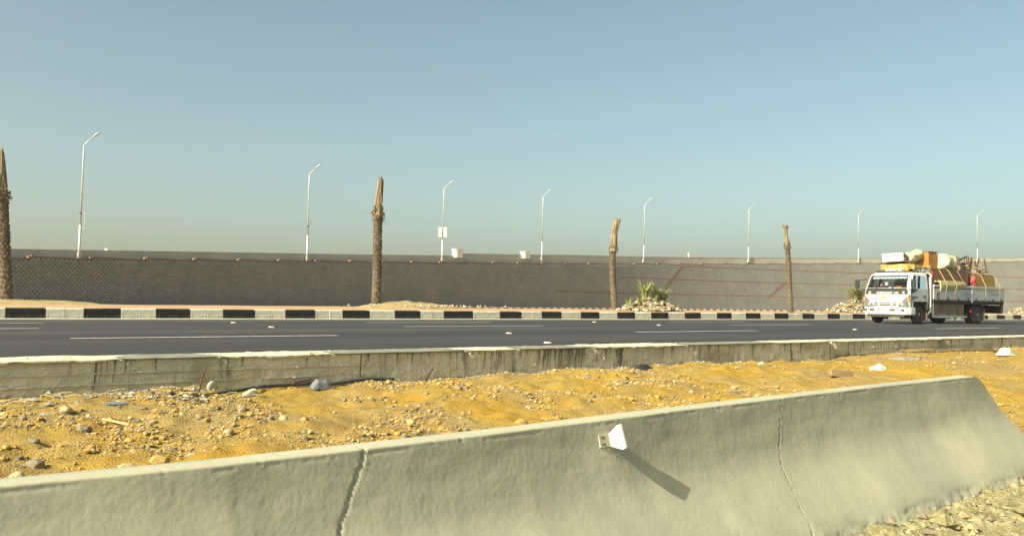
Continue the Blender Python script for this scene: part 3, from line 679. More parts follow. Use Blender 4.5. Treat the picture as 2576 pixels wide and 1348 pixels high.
# pebbles scattered through the sand: too many to count
m = MB(); cnt = 0
while cnt < 60000:
    s = rnd.uniform(-1.5, 24) if rnd.random() < .40 else rnd.uniform(-.5, 10); lo = barrier_d(min(s, 8.0)) if s < 8.0 else 3.0
    d = rnd.uniform(lo, 9.95); dens = nz((s * .9, d * .9, 21), 4)
    near = smooth((6.3 - d) / 1.6) * smooth((4.5 - s) / 2.0)
    if rnd.random() > .22 + 1.25 * dens + .5 * near: continue
    r_ = min(.055, .0050 * math.exp(rnd.gauss(.38, .54))); 
    m.lump(W(s, d, zsand(s, d) + r_ * .3), r_, rnd.choice((0, 0, 0, 1, 1, 3, 3, 3, 3)), (1.25, .95, .7), .3, None, 1 if r_ > .018 else 0); cnt += 1
tag(m.build('gravel', [M['peb1'], M['peb2'], M['peb3'], M['peb4']]), 'loose pebbles strewn over the golden sand', 'gravel', kind='stuff')
# grey rubble and mortar droppings at the foot of the wall on the left
m = MB()
for i in range(1100):
    s = rnd.uniform(-1.5, 3.1); d = 10.0 - abs(rnd.gauss(0, .62)) - .02
    if d < 8.45: continue
    r_ = .010 * math.exp(rnd.gauss(.35, .5)); m.lump(W(s, d, zsand(s, d) + r_ * .3), min(.06, r_), rnd.choice((0, 0, 0, 1, 1, 2)), (1.5, .9, .6), .35, None, 0)
for i in range(500):
    s = rnd.uniform(5.6, 12.5); d = 10.0 - abs(rnd.gauss(0, .12)) - .01; r_ = rnd.uniform(.006, .02); m.lump(W(s, d, zsand(s, d) + r_ * .3), r_, rnd.choice((0, 1, 2, 2)), (1.2, .9, .7), .35, None, 0)
tag(m.build('rubble', [M['rub'], M['peb2'], M['lime']]), 'grey concrete rubble along the foot of the low wall', 'rubble', kind='stuff')
# single stones big enough to point at
def rock_thing(s, d, r_, mi, label, sq=(1.2, .95, .75), grp='stones on the sand'):
    b = MB(); bm = bmesh.new(); bmesh.ops.create_icosphere(bm, subdivisions=2, radius=1); sd_ = rnd.uniform(0, 50); a = rnd.uniform(0, 6.28)
    vs = []
    for v in bm.verts:
        q = v.co * (1 + .30 * nz(v.co * 1.2 + Vector((sd_, 0, 0)), 2)); q = Vector((q.x * sq[0], q.y * sq[1], max(-.5, q.z * sq[2]))) * r_
        vs.append((q.x * math.cos(a) - q.y * math.sin(a), q.x * math.sin(a) + q.y * math.cos(a), q.z))
    b.add(vs, [tuple(x.index for x in f.verts) for f in bm.faces]); bm.free()
    o = b.build('stone', M[mi], None, False, loc=W(s, d, zsand(s, d) + r_ * .22)); return tag(o, label, 'stone', grp)
big = [(1.58, 8.6, .085, 'peb1', 'round tan boulder where the grey rubble ends on the left'), (1.55, 7.71, .075, 'peb2', 'pointed grey-brown stone in open sand below the round tan boulder'), (1.15, 7.4, .06, 'peb2', 'grey stone near the left edge of the sand'), (1.04, 6.63, .085, 'peb2', 'large dark stone with a cluster of grit on the far left sand'), (.9, 6.33, .08, 'peb1', 'tan stone lying low on the left, close to the barrier'), (1.52, 6.17, .075, 'peb1', 'upright wedge-shaped stone just above the barrier top on the left'), (1.74, 6.27, .09, 'peb4', 'broad flat ochre stone beside the wedge-shaped one'), (2.52, 7.15, .065, 'peb1', 'smooth egg-like tan stone in the sand below the black pipe'), (3.04, 8.27, .07, 'peb2', 'half-buried grey stone below the concrete chunk'), (2.47, 7.71, .045, 'peb2', 'small grey stone between the egg-like stone and the pipe'), (3.11, 7.45, .06, 'peb1', 'smooth upright pale egg-shaped stone left of the first crack'), (3.06, 7.62, .05, 'peb2', 'rounded grey stone left of the pale egg-shaped stone'), (3.25, 7.32, .055, 'peb4', 'flat ochre stone right of the pale egg-shaped stone'), (4.32, 8.73, .055, 'peb2', 'rounded grey stone in the middle of the golden slope'), (5.1, 8.31, .045, 'peb2', 'grey stone alone in bright sand right of the middle slope'), (5.56, 8.37, .06, 'peb2', 'angular dark stone among grit above the reflector'), (6.31, 8.98, .05, 'peb2', 'dark stone near the low wall above the reflector'), (5.08, 6.59, .075, 'peb4', 'brown stone just behind the barrier top left of the reflector'), (8.03, 9.66, .05, 'peb1', 'tan stone near the foot of the streaked wall'), (8.62, 8.72, .06, 'peb4', 'ochre stone right of the streaked wall foot'), (9.04, 7.32, .06, 'peb1', 'tan stone on the sand above the second crack'), (12.18, 9.3, .10, 'peb3', 'pale angular lump on the sand beside the wall before its joint'), (15.76, 7.9, .05, 'peb3', 'small white stone right of the white plastic bag')]
for s, d, r_, mi, lb in big: rock_thing(s, d, r_ * .66, mi, lb)
for s, d in ((1.77, 7.19), (1.46, 6.97), (.95, 7.21), (1.86, 6.71), (1.2, 6.18), (1.95, 6.52), (1.95, 5.99), (2.34, 6.15), (3.46, 7.55), (3.72, 6.5), (3.16, 6.7), (3.97, 6.58), (4.36, 6.84), (4.54, 8.54), (4.43, 7.87), (6.5, 7.21), (7.29, 7.08), (6.97, 7.25), (8.57, 9.4)):
    rock_thing(s, d, rnd.uniform(.022, .034), rnd.choice(('peb1', 'peb2', 'peb4', 'peb4')), 'fist-sized stone half sunk in the golden sand', grp='fist-sized stones in the sand')

# ------------------------------------------------------------------ debris lying on the sand
def onsand(s, d, up=0.0): return W(s, d, zsand(s, d) + up)
pp = [(2.6, 9.12), (2.85, 9.22), (3.13, 9.42), (3.55, 9.68), (3.84, 9.84), (4.19, 9.93), (4.48, 9.92), (4.69, 9.93), (5.19, 9.95), (5.6, 9.93)]
P_ = catmull([onsand(s, d, .022 + (.02 if 3.3 < s < 5 else 0)) for s, d in pp], 60); o0 = P_[0].copy()
m = MB(); m.tube([p - o0 for p in P_], .021, 8); tag(m.build('pipe', M['pipe'], None, True, loc=o0), 'long black plastic pipe lying along the foot of the low wall', 'pipe')
m = MB(); c = onsand(4.55, 9.86)
rows = []
for i in range(9):
    rows.append([]); 
    for j in range(9):
        x, y = j / 4 - 1, i / 4 - 1; z = .115 * (1 if abs(x - .1) < .45 else max(0, 1 - (abs(x - .1) - .45) / .6)) * max(.0, 1 - y * y) ** .5 + .02 * nz((x * 2, y * 2, 8)); rows[-1].append(T * x * .15 + N * y * .09 + Vector((0, 0, z)))
m.grid(rows); tag(m.build('plastic_sheet', M['plastic_grey'], None, False, loc=c), 'crumpled dark grey plastic tub scrap leaning over the black pipe', 'plastic scrap')
def rod(name, s, d, dx, h, r_, m_, label, cat):
    p = onsand(s, d, -.04); b = MB(); b.tube([(0, 0, 0), (dx * .3, 0, h * .5), (dx * .72, 0, h * .9), (dx, 0, h)], r_, 6); return tag(b.build(name, m_, None, True, loc=p), label, cat, 'rods stuck in the ground')
rod('steel_rod', 3.12, 9.80, .06, .26, .010, M['rust'], 'rusty reinforcing rod sticking up beside the pale disc', 'rod')
rod('steel_rod', 6.0, 9.85, .12, .24, .010, M['dark_metal'], 'dark slanting rod leaning against the wall right of its joint', 'rod')
rod('steel_rod', 8.35, 9.88, .04, .20, .007, M['rust'], 'thin reddish rod by the streaked part of the wall', 'rod')
b = MB(); b.bar((0, 0, .012), T * .26 + N * .05 + Vector((0, 0, .05)), .022, .022); tag(b.build('wood_stick', M['rust'], loc=onsand(4.22, 9.86, .05)), 'brown stick poking out left of the plastic scrap', 'stick')
b = MB(); b.tube([(0, 0, 0), (.02, -.025, .0)], .062, 18); b.tube([(.02, -.025, 0), (.024, -.03, 0)], [.055, .05], 18)
o = b.build('disc', M['peb3'], loc=onsand(3.27, 9.86, .055)); o.rotation_euler = (0.1, 0, .3); tag(o, 'pale round cap leaning against the wall beside the rusty rod', 'cap')
b = MB(); b.prism([(-.09, 0), (.08, -.01), (.095, .10), (.04, .085), (-.05, .035)], -.06, .06, 'y'); o = b.build('concrete_chunk', M['dust'], loc=onsand(3.44, 9.25, -.015), bevel=.006); o.rotation_euler = (0, 0, .6); tag(o, 'angular broken concrete chunk below the black pipe', 'concrete chunk')
b = MB(); b.tube([onsand(1.77, 8.08, .02) - onsand(1.77, 8.08), onsand(1.9, 7.74, .02) - onsand(1.77, 8.08)], .009, 6); tag(b.build('wood_stick', M['straw'], loc=onsand(1.77, 8.08)), 'thin straight pale stick lying on the left sand', 'stick')
b = MB(); b.tube([onsand(1.26, 6.33, .02) - onsand(1.26, 6.33), onsand(1.29, 6.1, .02) - onsand(1.26, 6.33)], .008, 6); tag(b.build('wood_stick', M['straw'], loc=onsand(1.26, 6.33)), 'short pale stick close behind the barrier on the left', 'stick')
b = MB(); c = onsand(1.95, 8.75); b.tube([(0, 0, .02), (.17, .06, .025)], [.022, .018], 7); tag(b.build('pipe_offcut', M['plastic_grey'], loc=c), 'short grey pipe offcut right of the round tan boulder', 'pipe')
m = MB()
for i in range(70):
    s = rnd.uniform(.2, 3.4); d = rnd.uniform(9.0, 9.9); p = onsand(s, d, .02); a = rnd.uniform(-.6, .6); q = T * math.cos(a) * .14 + N * math.sin(a) * .14 + Vector((0, 0, rnd.uniform(-.02, .03))); m.tube([p, p + q * .5 + Vector((0, 0, .012)), p + q], .0035, 4)
tag(m.build('straw', M['straw']), 'dry straw scattered along the wall foot on the left', 'straw', kind='stuff')
m = MB(); rows = []
for i in range(8): rows.append([T * (j / 4 - 1) * .22 + N * (i / 3.5 - 1) * .10 + Vector((0, 0, .10 * max(0, 1 - (j / 4 - 1) ** 2) * (1 - (i / 3.5 - 1) ** 2) + .03 * nz((i, j * .7, 3)))) for j in range(9)])
m.grid(rows); tag(m.build('rag', M['rag'], None, False, loc=onsand(9.95, 9.82, -.01)), 'black rag crumpled against the foot of the low wall', 'rag')
def bag(s, d, sx, sy, sz, label):
    m = MB(); rows = []
    for i in range(11):
        row = []
        for j in range(17):
            x, y = j / 8 - 1, i / 5 - 1; q = max(0, 1 - x * x - y * y); row.append((x * sx * (1 + .2 * nz((x * 2, y * 2, s))), y * sy, sz * q ** .6 * (.7 + .7 * abs(nz((x * 2.2, y * 2.2, s * 3)))) - .01))
        rows.append(row)
    m.grid(rows); o = m.build('plastic_bag', M['plastic_white'], None, False, loc=onsand(s, d)); o.rotation_euler = (0, 0, .4); return tag(o, label, 'plastic bag', 'white plastic bags on the sand')
bag(13.74, 8.15, .17, .10, .10, 'white plastic bag on the sand above the barrier, left of the other bag'); bag(18.6, 8.3, .20, .13, .16, 'white plastic bag at the right edge of the sand')
b = MB(); b.box((0, 0, .05), (.34, .11, .10)); o = b.build('wood_block', M['wood'], loc=onsand(11.93, 7.68, -.01), bevel=.008); o.rotation_euler = (0, .08, .15); tag(o, 'brown wooden block lying on the sand above the second crack', 'wood block')
b = MB(); b.prism([(-.28, -.05), (-.1, -.14), (.2, -.12), (.3, .03), (.1, .13), (-.18, .1)], -.01, .035); tag(b.build('stone_slab', M['rub'], loc=onsand(15.96, 8.9)), 'flat grey stone slab on the sand right of the wooden block', 'stone slab')
b = MB(); b.bar((-.34, 0, .03), (.34, .05, .05), .09, .05); b.bar((-.2, -.05, .02), (.3, -.02, .07), .04, .03); tag(b.build('driftwood', M['wood'], loc=onsand(17.8, 9.7)), 'dark splintered board lying under the wall on the right', 'board')
pts = catmull([onsand(19.0, 9.9, .05), onsand(19.7, 9.75, .05), onsand(20.3, 9.72, .03), onsand(21.4, 9.68, .02)], 20); b = MB(); b.tube([p - pts[0] for p in pts], .022, 6, jit=.2); tag(b.build('branch', M['wood'], loc=pts[0]), 'long dry branch lying along the wall on the right', 'branch')
pts = catmull([onsand(15.0, 9.9, .02), onsand(15.0, 9.6, .02), onsand(14.5, 9.1, .02), onsand(14.15, 8.8, .02)], 20); b = MB(); b.tube([p - pts[0] for p in pts], .014, 6, jit=.25); tag(b.build('branch', M['wood'], loc=pts[0]), 'thin crooked branch running from the wall joint into the sand', 'branch')
m = MB()
for i in range(9): a = rnd.uniform(0, 3.1); m.tube([(0, 0, 0), (math.cos(a) * .12, math.sin(a) * .1, rnd.uniform(.05, .14)), (math.cos(a) * .22, math.sin(a) * .15, rnd.uniform(.04, .16))], [.008, .006, .003], 4)
tag(m.build('dry_twigs', M['wood'], loc=onsand(17.2, 9.2)), 'small tangle of dry brown twigs right of the stone slab', 'twigs')

# ------------------------------------------------------------------ foreground concrete barrier
bar = tag(empty('concrete_barrier', BPt(3.5, 0, 0)), 'smooth beige concrete barrier running across the foreground with two cracks', 'barrier'); BL = bar.location.copy()
ZB = .912
PROF = []; _o = 0.0
for _i in range(96):
    _d = _i * .01; PROF.append((_d, _o)); _o += .01 * (.17 + .15 * smooth(_d / .25) + .55 * smooth((_d - .22) / .28) - .45 * smooth((_d - .58) / .25))
PROF +=[(1.2, _o)]     # drop below the top -> reach towards the camera
CR1 = [(0, 1.25), (.107, 1.208), (.20, 1.166), (.30, 1.099), (.5, 1.05), (.9, .98)]; CR2 = [(0, 4.374), (.293, 4.23), (.484, 4.149), (.708, 4.062), (.9, 4.0)]
WE = 7.36
def end_w(drop): return WE + interp(drop, [(0, 0), (.006, .07), (.02, .13), (.05, .20), (.12, .29), (.22, .38), (.44, .56), (.95, .80)])
def bdisp(w_, drop):
    o = .013 * nz((w_ * .8, drop * 1.5, 3), 3) + .0045 * nz((w_ * 2.2, drop * 3.0, 7), 3) + .0007 * nz((w_ * 14, drop * 14, 2), 3)
    # trowel drags
    o += .0012 * nz((w_ * 2 + drop * 5, drop * 14 - w_ * 3, 11), 3)
    for cr, dp, wd in ((CR1, .012, .0075), (CR2, .009, .0055)):
        x = interp(drop, cr) + .016 * nz((drop * 8, cr[0][1], 0), 4) + .006 * nz((drop * 40, cr[0][1], 2), 2); d = abs(w_ - x); ww = wd * (1 + .6 * nz((drop * 14, cr[0][1], 5), 2))
        if d < ww * 2.4: o -= dp * max(0, 1 - d / max(.003, ww)) ; o += (.007 if d > ww * .8 else 0) * max(0, nz((w_ * 40, drop * 40, 1), 2))
    # ragged form line just under the top edge
    if .008 < drop < .034 and nz((w_ * 2.7, 3, 60), 4) > .02: o -= .0028 * (1 - abs(drop - .021) / .013) * (.6 + .8 * abs(nz((w_ * 11, 2, 61), 2)))
    # small pits
    q = nz((w_ * 22, drop * 22, 31), 1)
    if q > .74: o -= .006 * (q - .74) / .2
    if drop > .70: o += .03 * smooth((drop - .70) / .12) * nz((w_ * 5, drop * 9, 13), 4)
    return o
def barrier_part(ws, name):
    drops = [0, .004, .009, .013, .017, .021, .025, .030] + [.036 + i * .0087 for i in range(92)] + [.86, .95]
    rows = []
    rows.append([BPt(min(w_, end_w(.95)), -.20, ZB - .95) - BL for w_ in ws]); rows.append([BPt(min(w_, end_w(.03)), -.145, ZB - .03) - BL for w_ in ws]); rows.append([BPt(min(w_, end_w(.004)), -.135 + .006 * nz((w_ * 4, 0, 5)), ZB - .002) - BL for w_ in ws])
    rows.append([BPt(min(w_, end_w(0)), -.07, ZB + .003 * nz((w_ * 3, 2, 2))) - BL for w_ in ws])
    for dr in drops:
        r_ = []
        for w_ in ws:
            ww = min(w_, end_w(dr)); o_ = interp(dr, PROF)
            chip = max(0, nz((ww * 9, 1, 40), 4) - .42) * .015 if dr < .02 else 0
            r_.append(BPt(ww, o_ + bdisp(ww, dr) - (.006 if dr == 0 else 0) - chip, ZB - dr - chip * .6) - BL)
        rows.append(r_)
    m = MB(); m.grid(rows); n = len(rows)
    return m, rows
ws = [-5 + .25 * i for i in range(18)] + [-.5 + i * .0095 for i in range(int(9.0 / .0095))]
m, rows = barrier_part(ws, 'barrier_body')
last = [r[-1] for r in rows]; m.add(last, [tuple(range(len(last)))])
m.build('barrier_body', M['concrete'], bar, True, fix=False)
# reflector bracket fixed to the face
rw, rd = 2.66, .100
root = empty('reflector', BPt(rw, interp(rd, PROF), ZB - rd), math.atan2(TB.y, TB.x), label='white flared plastic reflector bracket bolted to the barrier face', cat='reflector')
# local frame: x along the barrier, y into it, z up; tilt with the face
root.rotation_euler = (Matrix.Rotation(math.atan2(TB.y, TB.x), 3, 'Z') @ Matrix.Rotation(math.radians(-14), 3, 'X')).to_euler()
root.scale = (.93, .93, .93)
m = MB(); m.b2(-.062, .022, -.012, .012, -.034, .034); m.build('plate', M['plate_grey'], root, bevel=.003)
m = MB(); prof = [(-.008, .034), (-.045, .054), (-.074, .070), (-.100, .073), (-.112, -.054), (-.088, -.060), (-.05, -.048), (-.008, -.034)]
vs = [(.016 + .10 * abs(y) ** 1.0 * .35, y, z) for y, z in prof] + [(.016 + .10 * abs(y) * .35 + .018, y, z) for y, z in prof]; n = len(prof)
m.add(vs, [tuple(range(n)), tuple(range(n, 2 * n))[::-1]] + [(i, (i + 1) % n, n + (i + 1) % n, n + i) for i in range(n)]); m.build('wing', M['reflector'], root, bevel=.004)
for z_ in (-.018, .016): m = MB(); m.tube([(-.034, -.010, z_), (-.034, -.020, z_)], .0055, 8); m.build('bolt', M['dark_metal'], root)

# rough ground in front of the barrier foot
def zverge(w_, o): return .115 - .16 * smooth((w_ - 7.9) / .7) - .12 * smooth((o - .45) / .9) + .035 * nz((w_ * 2.2, o * 2.2, 4), 4) + .034 * nz((w_ * 6, o * 8, 8), 5) + .014 * nz((w_ * 22, o * 22, 2), 3)
g = MB(); g.grid([[BPt(w_, o_, zverge(w_, o_)) for w_ in [-3 + i * .12 for i in range(40)] + [1.8 + i * .022 for i in range(380)] + [10.2 + .2 * i for i in range(30)]] for o_ in [.22 + i * .022 for i in range(62)]])
tag(g.build('verge', M['footing'], None, False), kind='structure')
m = MB()
for i in range(420):
    w_ = rnd.uniform(3.2, 9.5); o_ = .40 + abs(rnd.gauss(0, .28)); r_ = .008 * math.exp(rnd.gauss(.5, .6)); m.lump(BPt(w_, o_, zverge(w_, o_) + r_ * .3), min(r_, .07), rnd.randrange(3), (1.2, 1, .8), .35, None, 0)
tag(m.build('verge_rubble', [M['footing'], M['peb2'], M['peb1']]), 'broken concrete and grit at the foot of the barrier', 'rubble', kind='stuff')

# ------------------------------------------------------------------ road studs
for s, d, lb in ((7.41, 18.55, 'white road stud on the middle lane line left of the straight palm'), (10.9, 14.6, 'white road stud on the nearest lane line below the middle of the picture'), (19.7, 21.7, 'white road stud on the far lane line below the leaning palm'), (19.48, 18.6, 'white road stud on the middle lane line below the rockery'), (9.23, 11.3, 'white scrap-like stud on the road edge behind the low wall'), (23.4, 14.6, 'white road stud on the nearest lane line left of the truck'), (7.69, 21.7, 'white road stud on the far lane line left of the straight palm')):
    m = MB(); m.box((0, 0, .010), (.10, .10, .02), None, 0, .6); o = m.build('road_stud', M['sign_white'], loc=W(s, d, zroad(d) + .001)); o.rotation_euler = (0, 0, RZ); tag(o, lb, 'road stud', 'reflective studs on the road')

# ------------------------------------------------------------------ the loaded truck
M['tp_white'] = mat('truck_white_paint', (.60, .60, .54), (.66, .66, .60), 2, .35, spec=.5, coat=.3)
overlay(M['tp_white'], (.36, .30, .20), 5, .55, .80, None, .55)
M['tp_side_shaded'] = mat('truck_paint_shaded_side', (.46, .50, .49), (.53, .56, .55), 2, .45, spec=.4)  # white paint lowered to bluish grey: the side's shade is in the colour
overlay(M['tp_side_shaded'], (.33, .29, .21), 6, .60, .82, (1, 1, .4), .5)
M['tp_black'] = mat('black_trim', (.022, .023, .025), rough=.45, spec=.5)
M['tyre'] = mat('tyre_rubber', (.030, .029, .028), (.060, .056, .050), 9, .9)
M['rim'] = mat('dusty_rim', (.30, .28, .24), (.22, .20, .17), 8, .55, metallic=.3)
M['chassis'] = mat('chassis_grime', (.030, .027, .024), (.055, .048, .040), 6, .85)
M['lens'] = mat('headlight_lens', (.14, .145, .135), (.09, .095, .09), 9, .12, spec=.8)
M['chrome'] = mat('bright_metal', (.75, .75, .73), rough=.18, metallic=.9)
M['amber'] = mat('amber_lens', (.75, .25, .03), rough=.3)
M['red'] = mat('red_paint', (.42, .03, .03), rough=.5)
M['gold'] = mat('gold_emblem', (.50, .40, .16), rough=.35, metallic=.5)
M['letter_white'] = mat('letter_white', (.80, .80, .78), rough=.5)
M['letter_blue'] = mat('letter_blue', (.10, .16, .36), rough=.5)
M['yellow'] = mat('yellow_stripe', (.55, .40, .04), rough=.5)
M['interior'] = mat('cab_interior', (.030, .030, .032), rough=.8)
M['seat'] = mat('seat_cloth', (.07, .06, .055), (.11, .09, .08), 8, .9)
M['plank'] = mat('grimy_plank', (.13, .105, .07), (.20, .165, .115), 5, .9, stretch=(3, 3, .5), rand=.2)
M['wardrobe'] = mat('dark_veneer', (.15, .080, .040), (.22, .125, .065), 3, .5, stretch=(4, 4, .6), rand=.15)
M['cabinet'] = mat('orange_veneer', (.34, .145, .035), (.42, .20, .055), 3, .45, stretch=(5, 5, .5))
M['ochre'] = mat('ochre_board', (.33, .20, .032), (.40, .25, .05), 4, .5)
M['yellowwood'] = mat('yellow_wood', (.56, .34, .08), (.62, .42, .14), 5, .5)
M['floral'] = mat('cream_floral_cloth', (.64, .58, .40), (.36, .29, .13), 13, .9, .8, 7, .06, lo=.50, hi=.60)
M['chairwood'] = mat('dark_chair_wood', (.07, .035, .022), (.11, .06, .038), 6, .5)
M['foam'] = mat('foam_mattress', (.46, .40, .22), (.38, .32, .16), 3, .9)
M['tin'] = mat('tin_sheet', (.40, .42, .42), (.34, .36, .36), 4, .35, metallic=.4)
M['rope'] = mat('pale_rope', (.45, .36, .20), rough=.9)
M['red_bag'] = mat('red_plastic', (.46, .04, .04), (.60, .16, .13), 7, .4)
M['skin'] = mat('skin', (.28, .16, .10), rough=.6)
M['shirt'] = mat('light_blue_shirt', (.30, .38, .47), rough=.9)
M['hair'] = mat('black_hair', (.015, .012, .011), rough=.8)
def glass_mat():
    m = bpy.data.materials.new('window_glass'); m.use_nodes = True; t = m.node_tree; t.nodes.clear()
    o = t.nodes.new('ShaderNodeOutputMaterial'); a = t.nodes.new('ShaderNodeBsdfTransparent'); a.inputs[0].default_value = (.72, .77, .77, 1)
    gl = t.nodes.new('ShaderNodeBsdfGlossy'); gl.inputs['Roughness'].default_value = .04; mx = t.nodes.new('ShaderNodeMixShader')
    fr = t.nodes.new('ShaderNodeFresnel'); fr.inputs['IOR'].default_value = 1.5
    t.links.new(fr.outputs[0], mx.inputs[0]); t.links.new(a.outputs[0], mx.inputs[1]); t.links.new(gl.outputs[0], mx.inputs[2]); t.links.new(mx.outputs[0], o.inputs[0]); return m
M['glass'] = glass_mat(); M['side_glass'] = glass_mat(); M['side_glass'].node_tree.nodes['Transparent BSDF'].inputs[0].default_value = (.42, .45, .45, 1); M['side_glass'].node_tree.nodes['Fresnel'].inputs['IOR'].default_value = 1.25
TH = math.radians(35.0)
TO = Vector((15.103, 35.810, .0)); TO.z = zroad(20) 
TROT = math.pi + TH
truck = empty('truck', TO, TROT, label='white cab-over flatbed truck piled high with household furniture', cat='truck')
# --- cab skin lofted from rounded rings, faces left out where the glass sits
def ring(z, xf, xr, hw, rc):
    pts = []; yi = hw - rc
    for k in range(7): pts.append((xf, lerp(-yi, yi, k / 6), z))
    for a in (25, 50, 75): pts.append((xf - rc + rc * math.cos(math.radians(a)), yi + rc * math.sin(math.radians(a)), z))
    for k in range(7): pts.append((lerp(xf - rc, xr + .03, k / 6), hw, z))
    pts.append((xr, hw - .03, z))
    for k in range(1, 4): pts.append((xr, lerp(hw - .03, -hw + .03, k / 4), z))
    pts.append((xr, -hw + .03, z))
    for k in range(7): pts.append((lerp(xr + .03, xf - rc, k / 6), -hw, z))
    for a in (75, 50, 25): pts.append((xf - rc + rc * math.cos(math.radians(a)), -yi - rc * math.sin(math.radians(a)), z))
    return pts
XR = -1.42
RG_ = [ring(.62, .0, XR, 1.0, .10), ring(.88, -.005, XR, 1.0, .10), ring(1.165, -.035, XR, 1.0, .11), ring(1.38, -.07, XR, .995, .13), ring(1.42, -.085, XR, .992, .13), ring(1.93, -.30, XR, .93, .14), ring(2.00, -.36, XR, .90, .16), ring(2.06, -.50, XR - .0 + .03, .84, .18), ring(2.085, -.75, XR + .15, .60, .2)]
NP = len(RG_[0])
def quad(r, i): return [RG_[r][i], RG_[r][(i + 1) % NP], RG_[r + 1][(i + 1) % NP], RG_[r + 1][i]]
body, door_l, door_r, ws_, sg_l, sg_r, band = MB(), MB(), MB(), MB(), MB(), MB(), MB()
for r in range(len(RG_) - 1):
    for i in range(NP):
        xm = sum(p[0] for p in quad(r, i)) / 4
        q = quad(r, i); left = 10 <= i <= 15; right = 22 <= i <= 27; frontf = i <= 5 or i in (6, NP - 1)
        if r == 0 and (left or right) and xm < -.40: continue             # wheel arch
        if r == 4 and i <= 5: ws_.add(q, [(0, 1, 2, 3)]); continue
        if r == 4 and left and i <= 14: sg_l.add(q, [(0, 1, 2, 3)]); continue
        if r == 4 and right and i >= 23: sg_r.add(q, [(0, 1, 2, 3)]); continue
        if r == 2 and (frontf): body.add(q, [(0, 1, 2, 3)], 1); continue
        if 1 <= r <= 3 and left and i <= 14: door_l.add(q, [(0, 1, 2, 3)]); continue
        if 1 <= r <= 3 and right and i >= 23: door_r.add(q, [(0, 1, 2, 3)]); continue
        body.add(q, [(0, 1, 2, 3)])
body.add(RG_[-1], [tuple(range(NP))])
body.build('cab_body', [M['tp_white'], M['tp_black']], truck, fix=True)
dl = door_l.build('door', M['tp_side_shaded'], truck); dr = door_r.build('door', M['tp_side_shaded'], truck)
m = MB(); m.b2(-1.05, -1.16, 1.0, 1.02, 1.06, 1.14); m.build('handle', M['tp_black'], dl)
m = MB(); m.b2(-.22, -.62, 1.0005, 1.006, 1.06, 1.095); m.b2(-.22, -.42, 1.0005, 1.006, .99, 1.03); m.build('badge', M['chassis'], dl)
m = MB(); m.prism([(-.16, 1.40), (-.62, 1.40), (-.40, 1.28), (-.16, 1.20)], .997, 1.006, 'y'); m.build('window_trim', M['tp_black'], dl)
m = MB(); m.b2(-.125, -.14, .999, 1.004, .90, 1.92); m.b2(-1.24, -1.255, .999, 1.004, .89, 1.40); m.b2(-.14, -1.24, .999, 1.004, .885, .897); m.build('door_gap', M['tp_black'], dl)
ws_.build('windscreen', M['glass'], truck); sg_l.build('side_window', M['side_glass'], truck); sg_r.build('side_window', M['side_glass'], truck)
# wiper, rubber frame of the windscreen
m = MB(); m.bar((-.062, -.86, 1.395), (-.062, .86, 1.395), .02, .03)
for s in (-1, 1): m.bar((-.075, s * .865, 1.40), (-.285, s * .795, 1.93), .03, .022)
m.bar((-.29, -.79, 1.925), (-.29, .79, 1.925), .02, .022); m.build('windscreen_seal', M['tp_black'], truck)
for y0 in (-.55, .15):
    m = MB(); m.bar((-.055, y0, 1.39), (-.12, y0 + .42, 1.50), .012, .012); m.build('wiper', M['tp_black'], truck)
# bumper
m = MB(); vs = []
for z, g_ in ((.36, -.03), (.40, 0), (.60, 0), (.645, -.025)):
    for x, y in ((-.42, -1.02), (-.12, -1.02), (.02, -.93), (.055, -.6), (.065, 0), (.055, .6), (.02, .93), (-.12, 1.02), (-.42, 1.02)): vs.append((x + (g_ if x > -.4 else 0), y * (1 + g_ * .3), z))
m.add(vs, [(r * 9 + i, r * 9 + i + 1, r * 9 + i + 10, r * 9 + i + 9) for r in range(3) for i in range(8)] + [tuple(range(9)), tuple(range(27, 36))]); bp = m.build('bumper', M['tp_white'], truck)
m = MB(); m.b2(.05, .075, -.33, .01, .415, .585); pl = m.build('number_plate', M['letter_white'], bp)
m = MB(); m.b2(.0755, .078, -.325, .005, .53, .58); m.build('plate_band', M['red'], pl)
for yc in (-.27, -.2, -.12, -.05):
    m = MB(); m.b2(.0755, .078, yc - .018, yc + .018, .45, .495); m.build('plate_mark', M['chassis'], pl)
for yc, wd in ((-.88, .14), (-.56, .20), (.33, .22), (.72, .22)):
    m = MB(); m.box((.045 if abs(yc) < .6 else .028, yc, .545), (.05, wd, .09), Matrix.Rotation(-.12 * (1 if yc > 0 else -1) if abs(yc) > .6 else 0, 3, 'Z')); fl = m.build('bumper_lamp', M['tp_black'], bp)
    m = MB(); m.box((.055 if abs(yc) < .6 else .042, yc + .02, .545), (.04, wd * .55, .055)); m.build('lamp_lens', M['lens'], fl)
m = MB(); m.b2(-.3, .02, -.8, .8, .26, .358); m.build('under_tray', M['chassis'], truck)
